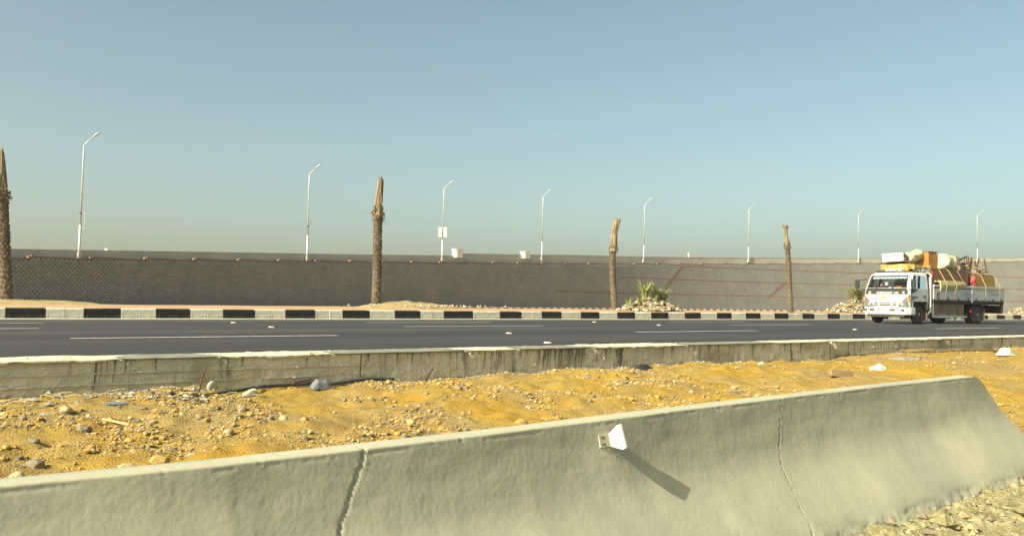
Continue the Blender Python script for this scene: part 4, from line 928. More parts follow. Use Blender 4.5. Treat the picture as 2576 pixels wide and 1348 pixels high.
# headlights on the front corners
for s in (-1, 1):
    m = MB(); pl_ = [(.0, .52), (.0, .94), (-.06, .985), (-.16, 1.012)]
    zt = (.74, 1.20, 1.24, 1.24); 
    vs = [(.012 + x, s * y, z) for (x, y), z in zip(pl_, (.66, .66, .67, .69))] + [(.004 + x - .02, s * (y + (.09 if y < .6 else 0)), z) for (x, y), z in zip(pl_, (.88, 1.10, 1.16, 1.16))] + [(x - .08, s * (y - .02), z) for (x, y), z in zip(pl_, (.66, .66, .67, .69))] + [(x - .1, s * (y - .02), z) for (x, y), z in zip(pl_, (.88, 1.10, 1.16, 1.16))]
    m.add(vs, [(0, 1, 5, 4), (1, 2, 6, 5), (2, 3, 7, 6), (4, 5, 6, 7), (0, 1, 2, 3), (8, 9, 13, 12), (9, 10, 14, 13), (10, 11, 15, 14), (0, 4, 12, 8), (3, 7, 15, 11)]); hl = m.build('headlight', M['lens'], truck)
    m = MB(); m.tube([(.006, s * .72, .78), (.018, s * .72, .78)], .065, 12); m.build('bulb_reflector', M['chrome'], hl)
    m = MB(); m.box((-.035, s * .968, .98), (.06, .06, .16)); m.build('indicator', M['amber'], hl)
    m = MB(); m.b2(-.075, -.035, s * .74 - .05, s * .74 + .05, 1.185, 1.30); m.build('marker_light', M['chrome'], hl)
# grille slots
for z in (.735, .805):
    for y0, y1 in ((-.52, -.34), (-.27, .20), (.28, .47)):
        m = MB(); m.b2(-.03, .006, y0, y1, z - .022, z + .022); m.build('grille_slot', M['tp_black'], truck)
m = MB(); m.b2(-.02, .002, -.60, .52, .872, .882); m.build('bonnet_gap', M['chassis'], truck)
m = MB(); m.prism([(-.27, -.035), (-.17, -.035), (-.16, -.055), (-.05, -.055), (-.04, -.035), (.06, -.035), (.04, .035), (-.06, .035), (-.07, .055), (-.18, .055), (-.19, .035), (-.29, .035)], -.018, -.004, 'x')
o = m.build('emblem', M['gold'], truck); o.location = (.0, 0, 1.045)
def letters(txt, size, loc, rot, m_, parent=truck, sx=1.0, name='lettering'):
    me = text_mesh(txt, size); me.materials.clear(); me.materials.append(m_); o = place(name, me, parent, 0, loc); o.rotation_euler = rot; o.scale = (sx, 1, 1); return o
RF = (math.radians(90), 0, math.radians(90)); RS = (math.radians(90), 0, math.radians(180))
letters('CHEVROLET', .135, (-.040, -.08, 1.225), (math.radians(81), 0, math.radians(90)), M['letter_white'], sx=.93)
letters('TURBO', .06, (-.043, .43, 1.245), (math.radians(81), 0, math.radians(90)), M['letter_white']); m = MB(); m.b2(-.042, -.036, .30, .56, 1.195, 1.205); m.build('lettering_rule', M['letter_white'], truck)
m = MB(); m.box((-.05, -.70, 1.25), (.012, .10, .08), Matrix.Rotation(-.15, 3, 'Y')); m.build('sticker', M['red'], truck)
# mirrors
for s, lb in ((-1, None), (1, None)):
    ym = s * 1.20 if s > 0 else s * 1.27
    for pa in ([(-.10, s * .98, 1.36), (.0, s * 1.1, 1.38), (.02, ym, 1.44)], [(-.20, s * .95, 1.78), (.0, s * 1.08, 1.76), (.02, ym, 1.70)]): m = MB(); m.tube(pa, .014, 6); m.build('mirror_arm', M['tp_black'], truck)
    m = MB(); m.b2(-.03, .06, ym - .085, ym + .085, 1.42, 1.76); mr_ = m.build('mirror', M['tp_black'], truck, bevel=.02)
    m = MB(); m.b2(-.036, -.031, ym - .07, ym + .07, 1.45, 1.73); m.build('mirror_glass', M['chrome'], mr_)
# interior
m = MB(); m.b2(-1.40, -.02, -.93, .93, .64, .72); m.b2(-1.40, -1.36, -.93, .93, .7, 1.45); m.build('cab_floor', M['interior'], truck)
m = MB(); m.prism([(-.10, 1.0), (-.10, 1.36), (-.25, 1.40), (-.42, 1.33), (-.40, 1.0)], -.92, .92, 'y'); m.build('dashboard', M['interior'], truck)
for y0, y1 in ((.22, .80), (-.85, .12)):
    m = MB(); m.b2(-1.15, -.62, y0, y1, .95, 1.08); st = m.build('cab_seat', M['seat'], truck, bevel=.04)
    m = MB(); m.box((-1.20, (y0 + y1) / 2, 1.38), (.12, y1 - y0 - .02, .62), Matrix.Rotation(-.12, 3, 'Y')); m.build('seat_back', M['seat'], st, bevel=.04)
m = MB(); cs = []
for k in range(17):
    a = 2 * math.pi * k / 16; cs.append(Vector((-.52, .50, 1.36)) + Vector((-.45 * math.sin(a) * .19, math.cos(a) * .19, .89 * math.sin(a) * .19)))
m.tube(cs, .014, 6, cap=False); m.bar((-.52, .31, 1.36), (-.52, .69, 1.36), .02, .02); m.bar((-.52, .5, 1.36), (-.38, .5, 1.15), .04, .04); m.build('steering_wheel', M['tp_black'], truck)
# decorations in the windscreen
m = MB()
for k in range(9):
    y = -.66 + k * .165; x = -.292
    m.add([(x, y - .08, 1.86), (x, y + .08, 1.86), (x + .018, y + .07, 1.82), (x + .026, y, 1.79), (x + .018, y - .07, 1.82), (x - .006, y - .08, 1.865), (x - .006, y + .08, 1.865)], [(0, 1, 2, 3, 4), (0, 5, 6, 1)])
fr = m.build('scalloped_fringe', M['letter_white'], truck)
m = MB(); m.add([(-.31, -.74, 1.92), (-.31, .74, 1.92), (-.288, .74, 1.865), (-.288, -.74, 1.865)], [(0, 1, 2, 3)]); m.build('blue_sun_strip', mat('blue_strip', (.05, .16, .24), (.16, .36, .42), 14, .5), truck)
for y, z, sx, sz, c, nm in ((-.42, 1.44, .16, .07, 'red', 'dashboard_toy'), (-.10, 1.60, .12, .13, 'sign_white', 'hanging_card'), (.06, 1.44, .10, .05, 'letter_white', 'dashboard_box'), (.42, 1.45, .26, .10, 'amber', 'tissue_box'), (.36, 1.43, .34, .05, 'letter_white', 'folded_paper'), (-.34, 1.55, .035, .09, 'sign_white', 'hanging_charm'), (.55, 1.44, .10, .06, 'red', 'dashboard_cloth')):
    m = MB(); m.b2(-.27, -.20, y - sx / 2, y + sx / 2, z - sz / 2, z + sz / 2); m.build(nm, M[c], truck, bevel=.01)
# --- chassis, wheels
m = MB()
for s in (-1, 1): m.b2(-7.3, -.2, s * .38 - .04, s * .38 + .04, .62, .82)
m.b2(-7.3, -7.22, -.4, .4, .62, .82); m.build('chassis_rail', M['chassis'], truck)
m = MB(); m.tube([(-.80, -.8, .38), (-.80, .8, .38)], .06, 8); m.build('front_axle', M['chassis'], truck)
m = MB(); m.tube([(-5.25, -.85, .38), (-5.25, .85, .38)], .08, 8); m.lump((-5.25, 0, .38), .22, jag=.05); m.build('rear_axle', M['chassis'], truck)
m = MB(); m.b2(-2.6, -1.0, -.3, .3, .40, .75); m.b2(-5.0, -2.6, -.05, .05, .5, .6); m.build('gearbox', M['chassis'], truck)
def lathe(prof, c, ax=1, seg=28):
    m = MB(); vs = []
    for y, r_ in prof:
        for k in range(seg): a = 2 * math.pi * k / seg; vs.append((c[0] + math.cos(a) * r_, c[1] + y, c[2] + math.sin(a) * r_))
    n = len(prof); m.add(vs, [(i * seg + k, i * seg + (k + 1) % seg, (i + 1) * seg + (k + 1) % seg, (i + 1) * seg + k) for i in range(n - 1) for k in range(seg)] + [tuple(range(seg)), tuple((n - 1) * seg + k for k in range(seg))]); return m
def wheel(x, yc, s, wd=.21):
    c = (x, yc, .385); h_ = wd / 2
    t_ = lathe([(-h_ * .85, .22), (-h_, .27), (-h_ * .98, .34), (-h_ * .75, .380), (0, .385), (h_ * .75, .380), (h_ * .98, .34), (h_, .27), (h_ * .85, .22)], c).build('wheel', M['tyre'], truck, True)
    pr = [(h_ * .80, .225), (h_ * .92, .215), (h_ * .55, .19), (h_ * .45, .12), (h_ * .75, .09), (h_ * .95, .06), (h_ * .97, .02)]
    lathe([(s * y, r_) for y, r_ in pr], c).build('rim', M['rim'], t_, True)
    for k in range(6):
        a = k * math.pi / 3 + .2; m = MB(); p = Vector((x + math.cos(a) * .155, yc + s * h_ * .54, .385 + math.sin(a) * .155)); m.tube([p, p + Vector((0, s * .012, 0))], .026, 8); m.build('hub_hole', M['chassis'], t_)
for x, y, s in ((-.80, .86, 1), (-.80, -.86, -1), (-5.25, .90, 1), (-5.25, -.90, -1), (-5.25, .66, 1), (-5.25, -.66, -1)): wheel(x, y, s)
def arc_guard(x, y0, y1, r_, a0, a1, m_, nm, th=.02):
    m = MB(); rows = []
    for rr, yy in ((r_, y0), (r_ + th, y0), (r_ + th, y1), (r_, y1), (r_, y0)): rows.append([(x + math.cos(lerp(a0, a1, k / 14)) * rr, yy, .385 + math.sin(lerp(a0, a1, k / 14)) * rr) for k in range(15)])
    m.grid(rows); return m.build(nm, m_, truck)
for s in (-1, 1):
    arc_guard(-5.25, s * .55, s * 1.03, .47, .45, 2.75, M['chassis'], 'mudguard'); arc_guard(-.80, s * .74, s * 1.0, .46, .05, 2.9, M['tp_black'], 'wheel_arch')
    m = MB(); m.b2(-5.80, -5.77, s * .62, s * 1.02, .16, .62); m.build('mud_flap', M['plank'], truck)
    m = MB(); m.b2(-1.33, -1.30, s * .70, s * 1.0, .16, .80); m.build('mud_flap', M['plank'], truck)
m = MB(); m.b2(-4.68, -4.58, .99, 1.05, .50, .58); m.build('side_marker', M['red'], truck)
# --- load bed
m = MB(); m.b2(-7.46, -1.68, -1.02, 1.02, .93, 1.0); bed = m.build('bed_floor', M['plank'], truck)
m = MB(); m.b2(-7.44, -1.70, .96, 1.0, .82, .929); m.b2(-7.44, -1.70, -1.0, -.96, .82, .929)
for k in range(9): m.b2(-1.9 - k * .66, -1.84 - k * .66, -.95, .95, .825, .928)
m.build('cross_members', M['chassis'], truck)
def side_board(x0, x1, y, rear):
    s = 1 if y > 0 else -1; m = MB(); m.b2(x0, x1, y - .02, y + .02, 1.003, 1.60); sb = m.build('side_board', M['tp_side_shaded'], truck)
    m = MB()
    m.b2(x0 + .02, x1 - .02, y + s * .020, y + s * .045, 1.53, 1.605); m.build('top_rail', M['tp_side_shaded'], sb)
    m = MB()
    for z in (1.14, 1.27, 1.40): m.b2(x0 + .05, x1 - .05, y + s * .0205, y + s * .030, z - .008, z + .008)
    m.build('pressed_rib', M['tp_side_shaded'], sb)
    m = MB(); m.b2(x0 + .03, x1 - .03, y + s * .0205, y + s * .034, 1.455, 1.50); m.build('stripe', M['yellow'] if rear else M['tp_black'], sb)
    for k in range(4):
        xx = lerp(x0 + .3, x1 - .3, k / 3); m = MB(); m.b2(xx - .03, xx + .03, y + s * .0205, y + s * .05, .95, 1.08); m.build('hinge', M['chassis'], sb)
    return sb
sbs = [side_board(-4.66, -1.72, 1.02, False), side_board(-7.44, -4.74, 1.02, True), side_board(-4.66, -1.72, -1.02, False), side_board(-7.44, -4.74, -1.02, True)]
m = MB(); m.b2(-4.735, -4.665, .99, 1.06, .90, 1.62); m.build('stake_post', M['tp_side_shaded'], truck)
m = MB(); m.b2(-4.735, -4.665, -1.06, -.99, .90, 1.62); m.build('stake_post', M['tp_side_shaded'], truck)
m = MB(); m.b2(-7.49, -7.45, -1.02, 1.02, 1.003, 1.60); m.build('tailboard', M['tp_side_shaded'], truck)
m = MB(); m.b2(-7.46, -7.36, -.95, .95, .45, .60); m.b2(-7.4, -7.2, .30, .95, .55, .80); m.build('rear_bumper', M['chassis'], truck)
for s in (-1, 1):
    m = MB(); m.b2(-7.40, -7.30, s * .95 - .05, s * .95 + .05, .50, .92); m.build('tail_lamp_post', M['rust'], truck)
# headboard frame behind the cab
m = MB()
for y in (-.98, .98): m.tube([(-1.62, y, .70), (-1.62, y, 1.95), (-1.58, y * .93, 2.06)], .032, 8)
m.tube([(-1.58, .91, 2.06), (-1.58, -.91, 2.06)], .03, 8)
for z in (1.2, 1.6): m.tube([(-1.62, -.98, z), (-1.62, .98, z)], .022, 6)
m.build('headboard_frame', M['tp_white'], truck, True)
for y in (-.97, .97): m = MB(); m.tube([(-1.71, y, .95), (-1.71, y, 2.15)], .032, 8); m.build('red_post', M['red'], truck, True)
m = MB(); m.b2(-1.60, -1.56, .93, 1.01, .45, 1.9); m.build('air_stack', M['tp_white'], truck)
# side planks and guard rail under the bed
xs_ = [-1.80, -2.20, -2.50, -2.95, -3.25, -3.62, -3.88, -4.19]
for a, b_ in zip(xs_, xs_[1:]):
    m = MB(); m.b2(b_ + .012, a - .012, .93, .96, .36, .84); m.build('side_plank', M['plank'], truck)
m = MB(); m.b2(-4.36, -1.74, .95, 1.0, .26, .32); m.b2(-4.36, -1.74, .96, .99, .345, .358); m.b2(-1.80, -1.74, .95, 1.0, .26, .93); m.build('guard_rail', M['tp_side_shaded'], truck)
# marks on the side boards
letters('M', .30, (-2.07, 1.046, 1.20), RS, M['red'], sbs[0], sx=.9); m = MB(); m.b2(-2.22, -1.92, 1.041, 1.046, 1.06, 1.075); m.build('logo_rule', M['tp_black'], sbs[0])
m = MB(); m.prism([(-2.02, 1.10), (-1.93, 1.10), (-1.98, 1.30), (-2.02, 1.24)], 1.047, 1.051, 'y'); m.build('logo_stroke', M['tp_black'], sbs[0])
for z, x0, x1 in ((1.32, -4.0, -4.55), (1.26, -4.08, -4.5), (1.205, -4.02, -4.55), (1.15, -4.1, -4.52), (1.095, -4.15, -4.48)):
    x = x0; m = MB()
    while x > x1: wd = rnd.uniform(.04, .10); m.b2(x - wd, x, 1.041, 1.045, z - .014, z + .014); x -= wd + .025
    m.build('lettering_line', M['letter_blue'], sbs[0])
x = -6.28; m = MB()
for k in range(8): hh = rnd.choice((.05, .06, .10)); m.b2(x - .075, x, 1.041, 1.045, 1.30 - .05, 1.30 - .05 + hh); x -= .10
m.b2(-7.1, -6.3, 1.041, 1.045, 1.20, 1.22); m.build('lettering_line', M['letter_blue'], sbs[1])
# roof rack with lettering boards and beacon
m = MB(); z0 = 2.10
for y in (-.78, .78): m.tube([(-.55, y, z0 + .02), (-2.6, y, z0 + .02)], .018, 6)
for x in (-.55, -1.05, -1.5): m.tube([(x, -.78, z0 + .02), (x, .78, z0 + .02)], .016, 6)
for x in (-.7, -1.35):
    for y in (-.78, .78): m.tube([(x, y, 2.02), (x, y, z0 + .02)], .016, 6)
m.build('roof_rack', M['tp_black'], truck, True)
o = letters('CHEVROLET', .16, (-.50, .08, 2.165), RF, M['letter_white'], sx=.95)
o = letters('\uFEEA\uFEF4\uFEDF\uFEED\uFEAE\uFED4\uFEF4\uFEB7',   .34, (-1.22, .80, 2.21), RS, M['letter_white'], sx=1.0)
m = MB(); m.tube([(-.52, .60, 2.12), (-.52, .60, 2.15), (-.52, .60, 2.36)], [.09, .085, .075], 12); m.build('beacon', M['amber'], truck, True)
yb = MB(); rr = []
for k in range(13): q = k / 12 * 2 - 1; rr.append((q * .62 + .20, 2.24 + .16 * (1 - q * q)))
m = MB(); m.prism([(-.42, 2.215)] + rr + [(.82, 2.215)], -.615, -.585, 'x'); cr_ = m.build('crest_board', M['yellowwood'], truck)
for k in range(10):
    if k in (5,): continue
    yy = -.28 + k * .11; m = MB(); m.box((-.582, yy, 2.27), (.01, .05, .05), Matrix.Rotation(.6, 3, 'X')); m.build('board_cutout', M['tp_black'], cr_)

# --- the driver
TM = Matrix.Translation(TO) @ Matrix.Rotation(TROT, 4, 'Z')
def skin_body(name, verts, edges, radii, root, m_, parent, sub=2):
    me = bpy.data.meshes.new(name); me.from_pydata(verts, edges, []); o = bpy.data.objects.new(name, me); COL.objects.link(o); o.parent = parent; me.materials.append(m_)
    md = o.modifiers.new('skin', 'SKIN'); md.use_smooth_shade = True; sv = me.skin_vertices[0].data
    for i, r_ in enumerate(radii): sv[i].radius = (r_, r_) if not hasattr(r_, '__len__') else r_
    sv[root].use_root = True; ss = o.modifiers.new('sub', 'SUBSURF'); ss.levels = ss.render_levels = sub; return o
drv = empty('person', TM @ Vector((-.95, .50, 1.08)), TROT, label='driver in a light blue shirt seated at the truck wheel', cat='person')
vb = [(0, 0, .02), (.0, 0, .22), (.01, 0, .40), (.02, 0, .50), (.03, 0, .56), (.0, .19, .42), (.10, .24, .20), (.33, .13, .26), (0, -.19, .42), (.10, -.24, .20), (.33, -.13, .26), (.20, .10, .0), (.45, .12, .02), (.50, .12, -.30), (.20, -.10, .0), (.45, -.12, .02), (.50, -.12, -.30)]
eb = [(0, 1), (1, 2), (2, 3), (3, 4), (2, 5), (5, 6), (6, 7), (2, 8), (8, 9), (9, 10), (0, 11), (11, 12), (12, 13), (0, 14), (14, 15), (15, 16)]
skin_body('body', vb, eb, [(.15, .13), (.15, .12), (.14, .10), (.06, .06), (.055, .055), .06, .05, .035, .06, .05, .035, .08, .065, .045, .08, .065, .045], 0, M['shirt'], drv)
hv = MB(); bm = bmesh.new(); bmesh.ops.create_icosphere(bm, subdivisions=3, radius=1); vs = []
for v in bm.verts:
    c = v.co; x = c.x * .098 + (.012 if c.z < -.2 and c.x > 0 else 0); y = c.y * .076 * (1 - .22 * max(0, -c.z)); z = c.z * .122
    nose = math.exp(-((c.y / .17) ** 2 + ((c.z + .12) / .20) ** 2)) if c.x > 0 else 0; eye = sum(math.exp(-(((c.y - s * .38) / .16) ** 2 + ((c.z - .08) / .12) ** 2)) for s in (-1, 1)) if c.x > 0 else 0
    vs.append((x + .026 * nose - .008 * eye + .04, y, z + .66))
hv.add(vs, [tuple(q.index for q in f.verts) for f in bm.faces])
for s in (-1, 1): hv.lump((.03, s * .078, .65), .025, sq=(.8, .4, 1.2), jag=.05)
hv.build('head', M['skin'], drv, True)
hv = MB(); hv.add([(p[0] * 1.0 + (p[0] - .04) * .08 - .006, p[1] * 1.09, .66 + (p[2] - .66) * 1.07 + .004) for p in vs], [tuple(q.index for q in f.verts) for f in bm.faces if (f.calc_center_median().z > .35 or (f.calc_center_median().x < -.15 and f.calc_center_median().z > -.5))]); bm.free(); hv.build('hair', M['hair'], drv, True)
hv = MB(); hv.box((.115, 0, .605), (.03, .05, .012)); hv.build('mouth', M['hair'], drv)
for s in (-1, 1):
    m = MB(); m.lump((.36, s * .13, .27), .04, sq=(1.1, .6, .9), jag=.05)
    for k in range(4): m.tube([(.37, s * .13 + (k - 1.5) * .018, .28), (.41, s * .13 + (k - 1.5) * .018, .285), (.425, s * .13 + (k - 1.5) * .017, .262)], [.010, .009, .008], 5)
    m.tube([(.355, s * .10, .27), (.385, s * .085, .30)], [.011, .009], 5); m.build('hand', M['skin'], drv, True)

# --- the load: each piece a thing of its own
def cargo(name, x, y, z, rz=0.0, rx=0.0, ry=0.0, **k):
    o = empty(name, TM @ Vector((x, y, z)), 0, **k); o.rotation_euler = (Matrix.Rotation(TROT + rz, 3, 'Z') @ Matrix.Rotation(ry, 3, 'Y') @ Matrix.Rotation(rx, 3, 'X')).to_euler(); return o
LG = 'household goods loaded on the truck'
def cloth_roll(name, x, y, z, L, r_, rz, label, m_, ry=0.0, sag=.12, seed=1):
    o = cargo(name, x, y, z, rz, 0, ry, label=label, cat='bedding roll', group=LG); m = MB(); rows = []
    for i in range(25):
        q = i / 24; row = []
        for k in range(25):
            a = 2 * math.pi * k / 24; rr = r_ * (1 + .30 * nz((math.cos(a) * 1.1, math.sin(a) * 1.1, q * 2.2 + seed * 5), 4)) * (1 - .2 * abs(2 * q - 1) ** 8); row.append(((q - .5) * L, math.cos(a) * rr, math.sin(a) * rr * .85 + sag * (.25 - (q - .5) ** 2)))
        rows.append(row)
    m.grid(rows); m.add(rows[0][:-1], [tuple(range(24))]); m.add(rows[-1][:-1], [tuple(range(24))]); m.build('cloth', m_, o, True)
    return o
# tin trunk above the cab
o = cargo('tin_trunk', -1.0, -.18, 2.46, .30, .06, -.10, label='silver tin trunk tilted on top of the cab rack', cat='trunk', group=LG)
m = MB(); m.b2(-.45, .45, -.42, .42, 0, .26); m.build('box', M['tin'], o, bevel=.02)
m = MB(); m.b2(-.465, .465, -.435, .435, .262, .36); m.build('lid', M['tin'], o, bevel=.025)
m = MB(); m.tube([(.0, .42, .12), (.0, .48, .16), (.0, .48, .26), (.0, .42, .30)], .015, 6); m.build('handle', M['tp_black'], o)
for x0 in (-.3, .22): m = MB(); m.b2(x0, x0 + .08, .421, .45, .18, .33); m.build('latch', M['tp_black'], o)
# yellow headboard under the trunk
o = cargo('bed_headboard', -1.25, -.05, 2.235, .05, label='yellow wooden bed headboard lying under the tin trunk', cat='headboard', group=LG)
m = MB(); m.b2(-.60, .60, -.55, .85, 0, .10); m.build('panel', M['yellowwood'], o, bevel=.02)
m = MB(); m.b2(-.64, -.605, -.57, .87, -.03, .15); m.build('edge_rail', M['ochre'], o); m = MB(); m.b2(.605, .64, -.57, .87, -.03, .15); m.build('edge_rail', M['ochre'], o)
m = MB(); m.b2(-.5, .5, -.45, .6, .102, .19); m.build('slat_stack', M['wood'], o)
cloth_roll('mattress_roll', -1.9, .05, 2.76, 1.3, .27, .10, 'cream floral mattress roll sticking up behind the cab', M['floral'], ry=.14, seed=2)
# upright cabinet
o = cargo('cabinet', -2.62, .12, 2.26, .0, label='upright orange-brown cabinet standing highest on the load', cat='cabinet', group=LG)
m = MB(); m.b2(-.30, .34, -.36, .36, 0, .70); m.build('carcass', M['cabinet'], o, bevel=.012)
for x0, x1 in ((-.29, -.015), (.015, .33)):
    m = MB(); m.b2(x0, x1, .362, .378, .03, .67); d_ = m.build('door', M['cabinet'], o); m = MB(); m.b2(x0 + .02, x0 + .05, .379, .40, .33, .40); m.build('knob', M['tp_black'], d_)
m = MB(); m.b2(-.32, .36, -.38, .39, .702, .735); m.build('top', M['wardrobe'], o)
cloth_roll('bedding_bundle', -3.75, .36, 2.54, 1.5, .38, .35, 'big cream floral bedding bundle behind the cabinet', M['floral'], ry=-.06, sag=.2, seed=5)
cloth_roll('bedding_bundle', -4.75, -.05, 2.66, 1.05, .27, .1, 'smaller cream bundle of bedding at the back of the pile', M['floral'], ry=.1, seed=7)
# wardrobe on its side: planks
o = cargo('wardrobe', -3.35, .10, 1.62, .0, label='dark brown wardrobe lying along the front half of the load', cat='wardrobe', group=LG)
m = MB(); m.b2(-1.45, 1.5, -.80, .70, 0, .60); m.build('carcass', M['wardrobe'], o)
xs2 = [1.5, 1.1, .72, .30, -.05, -.42, -.80, -1.12, -1.45]
for a, b_ in zip(xs2, xs2[1:]):
    m = MB(); m.b2(b_ + .008, a - .008, .702, .735, .02, .63); m.build('panel', M['wardrobe'], o)
m = MB(); m.b2(-1.5, 1.55, -.82, .76, -.06, -.002); m.build('plinth', M['tp_black'], o)
# more boxes filling the bed below board level
o = cargo('bed_box', -3.2, -.02, 1.02, .0, label='dark bed base packed under the wardrobe in the truck bed', cat='bed base', group=LG)
m = MB(); m.b2(-1.4, 1.4, -.9, .8, 0, .52); m.build('frame', M['wardrobe'], o)
m = MB(); m.b2(-1.3, 1.3, .805, .86, .30, .36); m.build('side_rail', M['wood'], o)
# foam mattress folded over the side board
o = cargo('foam_mattress', -3.05, 1.075, 1.66, .0, label='beige foam mattress folded over the side board of the truck', cat='mattress', group=LG)
m = MB(); rows = []
for i in range(9):
    q = i / 8; z = lerp(.06, -.30, q); rows.append([(lerp(.95, -1.0, k / 20), .035 + .03 * math.sin(q * 3.1) + .012 * nz((k * .3, q * 2, 2)), z + (.13 * (k / 20)) * q + .015 * math.sin(k * .5)) for k in range(21)])
back = [[(p[0], p[1] - .055, p[2]) for p in r_] for r_ in rows]
m.grid(rows); m.grid(back); 
for k in (0, 20): m.add([r_[k] for r_ in rows] + [r_[k] for r_ in back][::-1], [tuple(range(18))])
m.grid([rows[-1], back[-1]]); m.grid([rows[0], back[0]]); m.build('foam', M['foam'], o, True)
m = MB(); m.b2(-.98, .93, -.32, .03, .035, .115); m.build('folded_top', M['foam'], o, bevel=.03)
# folding metal frames
o = cargo('metal_bed_frame', -5.1, .15, 2.36, .15, 0, .22, label='tangle of dark metal bed frames behind the bedding', cat='bed frame', group=LG)
for k in range(5):
    m = MB(); z = .0 + k * .06; m.tube([(-.55 + k * .05, .35 - k * .12, z), (.55, .25 - k * .1, z + .22)], .018, 6); m.tube([(-.4, .30 - k * .1, z + .2), (.5, .38 - k * .15, z + .02)], .016, 6); m.build('rail', M['dark_metal'], o)
m = MB(); m.b2(-.9, -.1, .10, .16, .36, .41); m.build('cross_bar', M['tp_black'], o)
# upturned chairs
def chair(x, y, z, rz, rx, label, mw):
    o = cargo('chair', x, y, z, rz, rx, 0, label=label, cat='chair', group='upturned chairs on the truck')
    m = MB(); m.b2(-.22, .22, -.21, .21, 0, .06); m.build('seat', mw, o, bevel=.02)
    for sx in (-1, 1):
        for sy in (-1, 1):
            m = MB(); m.tube([(sx * .19, sy * .18, .05), (sx * .205, sy * .195, .48)], [.032, .022], 6); m.build('leg', M['chairwood'], o)
    m = MB(); m.bar((-.2, -.19, .22), (-.2, .19, .22), .02, .025); m.build('stretcher', M['wardrobe'], o); m = MB(); m.bar((.2, -.19, .22), (.2, .19, .22), .02, .025); m.build('stretcher', M['wardrobe'], o)
    m = MB()
    for sy in (-1, 1): m.tube([(-.20, sy * .18, 0), (-.24, sy * .18, -.42)], .02, 6)
    m.b2(-.255, -.215, -.18, .18, -.40, -.28); m.build('backrest', M['wardrobe'], o); return o
chair(-5.35, .35, 2.44, .3, .14, 'upturned wooden chair with its legs in the air, nearest the cab', M['ochre'])
chair(-6.05, .25, 2.42, -.2, -.16, 'upturned wooden chair in the middle of the three at the rear', M['yellowwood'])
chair(-6.85, .35, 2.34, .5, .20, 'upturned dark wooden chair at the tail of the load', M['wardrobe'])
# headboard with rounded top standing against the side
o = cargo('round_headboard', -6.05, .80, 1.62, .0, label='ochre headboard with a rounded top standing at the rear side board', cat='headboard', group=LG)
pr = [(-.92, -.05)] + [(-.92 + .12 * (1 - math.cos(a)), .28 + .16 * math.sin(a)) for a in (0, .5, 1.0, 1.57)] + [(x, .44 + .05 * math.cos(x * 1.8)) for x in (-.5, 0, .4)] + [(.80 + .12 * math.cos(a), .28 + .16 * math.sin(a)) for a in (1.2, .6, 0)] + [(.92, -.05)]
m = MB(); m.prism(pr, 0, .06, 'y'); m.build('panel', M['ochre'], o)
m = MB(); m.prism([(p[0] * 1.06, p[1] * 1.08 + .01) for p in pr], -.055, -.004, 'y'); m.build('frame', M['wardrobe'], o)
o = cargo('table', -6.1, .05, 1.02, .0, label='dark table packed at the tail of the truck bed', cat='table', group=LG)
m = MB(); m.b2(-1.15, 1.0, -.8, .62, .98, 1.04); m.build('table_top', M['tin'], o)
for sx in (-1.05, .9):
    for sy in (-.7, .52): m = MB(); m.b2(sx - .04, sx + .04, sy - .04, sy + .04, 0, .978); m.build('leg', M['wardrobe'], o)
m = MB(); m.b2(-1.05, .9, .50, .56, .75, .975); m.b2(-1.05, .9, -.74, -.68, .75, .975); m.build('apron', M['wardrobe'], o)
o = cargo('crate', -6.1, -.05, 1.02, label='dark packed crate under the upturned chairs', cat='crate', group=LG)
m = MB(); m.b2(-.85, .75, -.6, .44, 0, .72); m.build('body', M['wardrobe'], o); m = MB(); m.b2(-.87, .77, -.62, .46, .722, .76); m.build('lid', M['plank'], o)
# loose planks, poles and a rolled rug poking out of the pile
for k, (x, y, z, L_, rz, ry, wd, mm, lb) in enumerate(((-4.9, .55, 2.42, 1.5, .25, .16, .10, 'wardrobe', 'brown plank slanting out behind the bedding bundle'), (-5.4, .05, 2.50, 1.3, -.35, -.30, .07, 'chairwood', 'dark pole jutting up among the upturned chairs'), (-6.5, .45, 2.22, 1.6, .1, .08, .12, 'ochre', 'ochre plank lying under the upturned chairs'), (-3.6, -.35, 2.42, 1.7, .2, .05, .14, 'yellowwood', 'yellow plank wedged behind the cabinet'), (-5.6, .62, 2.14, 1.1, .05, -.12, .09, 'tin', 'pale metal strip above the red bag'), (-7.05, .1, 2.10, .9, .6, -.5, .06, 'chairwood', 'dark stick standing up at the tail of the load'))):
    o = cargo('plank' if wd > .08 else 'pole', x, y, z, rz, 0, ry, label=lb, cat='plank' if wd > .08 else 'pole', group=LG); m = MB(); m.b2(-L_ / 2, L_ / 2, -wd / 2, wd / 2, -.02, .025); m.build('board' if wd > .08 else 'shaft', M[mm], o)
for nm, x, y, z, sz, rz, mm, lb in (('suitcase', -4.95, .42, 2.26, (.62, .24, .34), .2, 'tp_black', 'dark suitcase wedged between bedding and chairs'), ('drawer', -5.55, -.25, 2.10, (.55, .45, .22), -.3, 'cabinet', 'orange-brown loose drawer behind the chairs'), ('carton', -4.35, .66, 2.27, (.42, .30, .20), .1, 'wood', 'brown carton on the edge of the wardrobe')):
    o = cargo(nm, x, y, z, rz, .05, .06, label=lb, cat=nm, group=LG); m = MB(); m.b2(-sz[0] / 2, sz[0] / 2, -sz[1] / 2, sz[1] / 2, 0, sz[2]); m.build('body', M[mm], o, bevel=.015); m = MB(); m.b2(-.08, .08, sz[1] / 2, sz[1] / 2 + .03, sz[2] * .5, sz[2] * .62); m.build('handle', M['chairwood'], o)
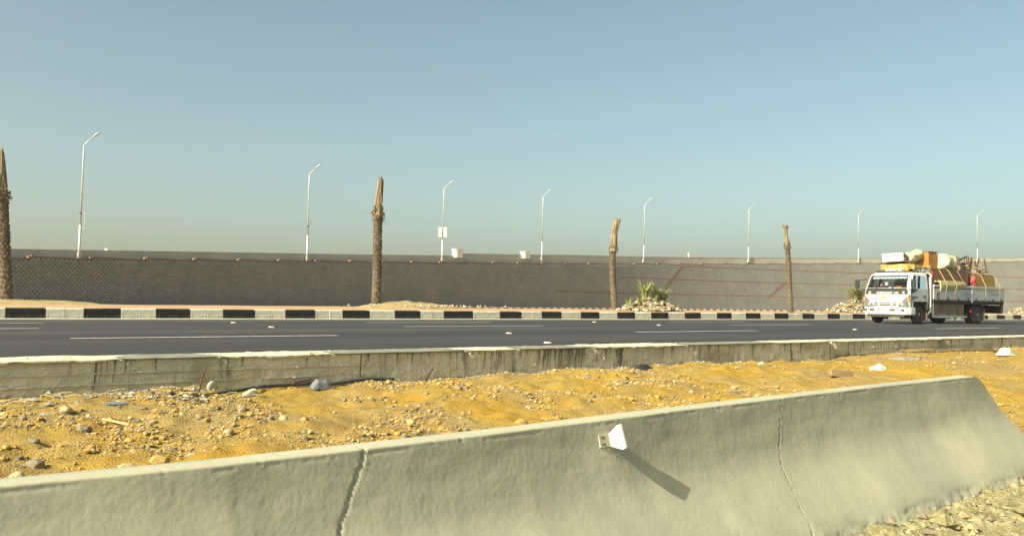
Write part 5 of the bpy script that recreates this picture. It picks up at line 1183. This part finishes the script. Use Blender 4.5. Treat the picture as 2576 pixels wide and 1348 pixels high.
# red bag
o = cargo('red_bag', -5.05, .92, 1.60, label='crumpled red plastic bag hanging between wardrobe and headboard', cat='bag', group=LG)
m = MB(); rows = []
for i in range(11):
    q = i / 10; row = []
    for k in range(13):
        a = 2 * math.pi * k / 12; rr = (.06 + .15 * math.sin(q * 2.9) ** .8) * (1 + .25 * nz((math.cos(a), math.sin(a), q * 3), 3)); row.append((math.cos(a) * rr, math.sin(a) * rr * .5, .46 * q - .04))
    rows.append(row)
m.grid(rows); m.build('bag', M['red_bag'], o, True); m = MB(); m.tube([(0, 0, .40), (.04, 0, .50), (0, 0, .55)], .02, 6); m.build('knot', M['red_bag'], o)
# ropes
def rope(pts, label):
    P = [TM @ Vector(p) for p in pts]; b = MB(); b.tube([p - P[0] for p in P], .013, 5); return tag(b.build('rope', M['rope'], None, True, loc=P[0]), label, 'rope', 'ropes lashing the load')
rope([(-2.45, 1.08, .97), (-2.45, 1.20, 1.62), (-2.45, .86, 2.2), (-2.5, .2, 2.3)], 'pale rope at the front end of the beige foam mattress')
rope([(-3.15, 1.08, .97), (-3.2, 1.20, 1.62), (-3.1, .87, 2.22), (-3.4, .5, 2.4)], 'pale rope crossing the middle of the foam mattress')
rope([(-4.05, 1.085, 1.62), (-3.85, .87, 2.2), (-3.6, .55, 2.55)], 'slanting rope pulled tight over the wardrobe panels')
rope([(-5.75, 1.08, .97), (-5.75, 1.09, 1.62), (-5.7, .9, 2.08), (-5.6, .4, 2.42)], 'pale rope running up over the ochre headboard')
rope([(-6.95, 1.08, .97), (-6.95, 1.09, 1.62), (-6.9, .9, 2.02), (-6.8, .3, 2.3)], 'pale rope at the tail end of the side board')

# ------------------------------------------------------------------ dusty air
m = MB(); m.b2(-3100, 3100, -3100, 3100, -1.1, 30)
hz = m.build('haze', bpy.data.materials.new('dusty_air')); tag(hz, kind='stuff')
hm = hz.data.materials[0]; hm.use_nodes = True; hn = hm.node_tree; hn.nodes.clear(); ho = hn.nodes.new('ShaderNodeOutputMaterial'); hv_ = hn.nodes.new('ShaderNodeVolumePrincipled')
hv_.inputs['Color'].default_value = (.93, .92, .86, 1); hv_.inputs['Density'].default_value = .0005; hv_.inputs['Anisotropy'].default_value = .3; hn.links.new(hv_.outputs[0], ho.inputs['Volume'])
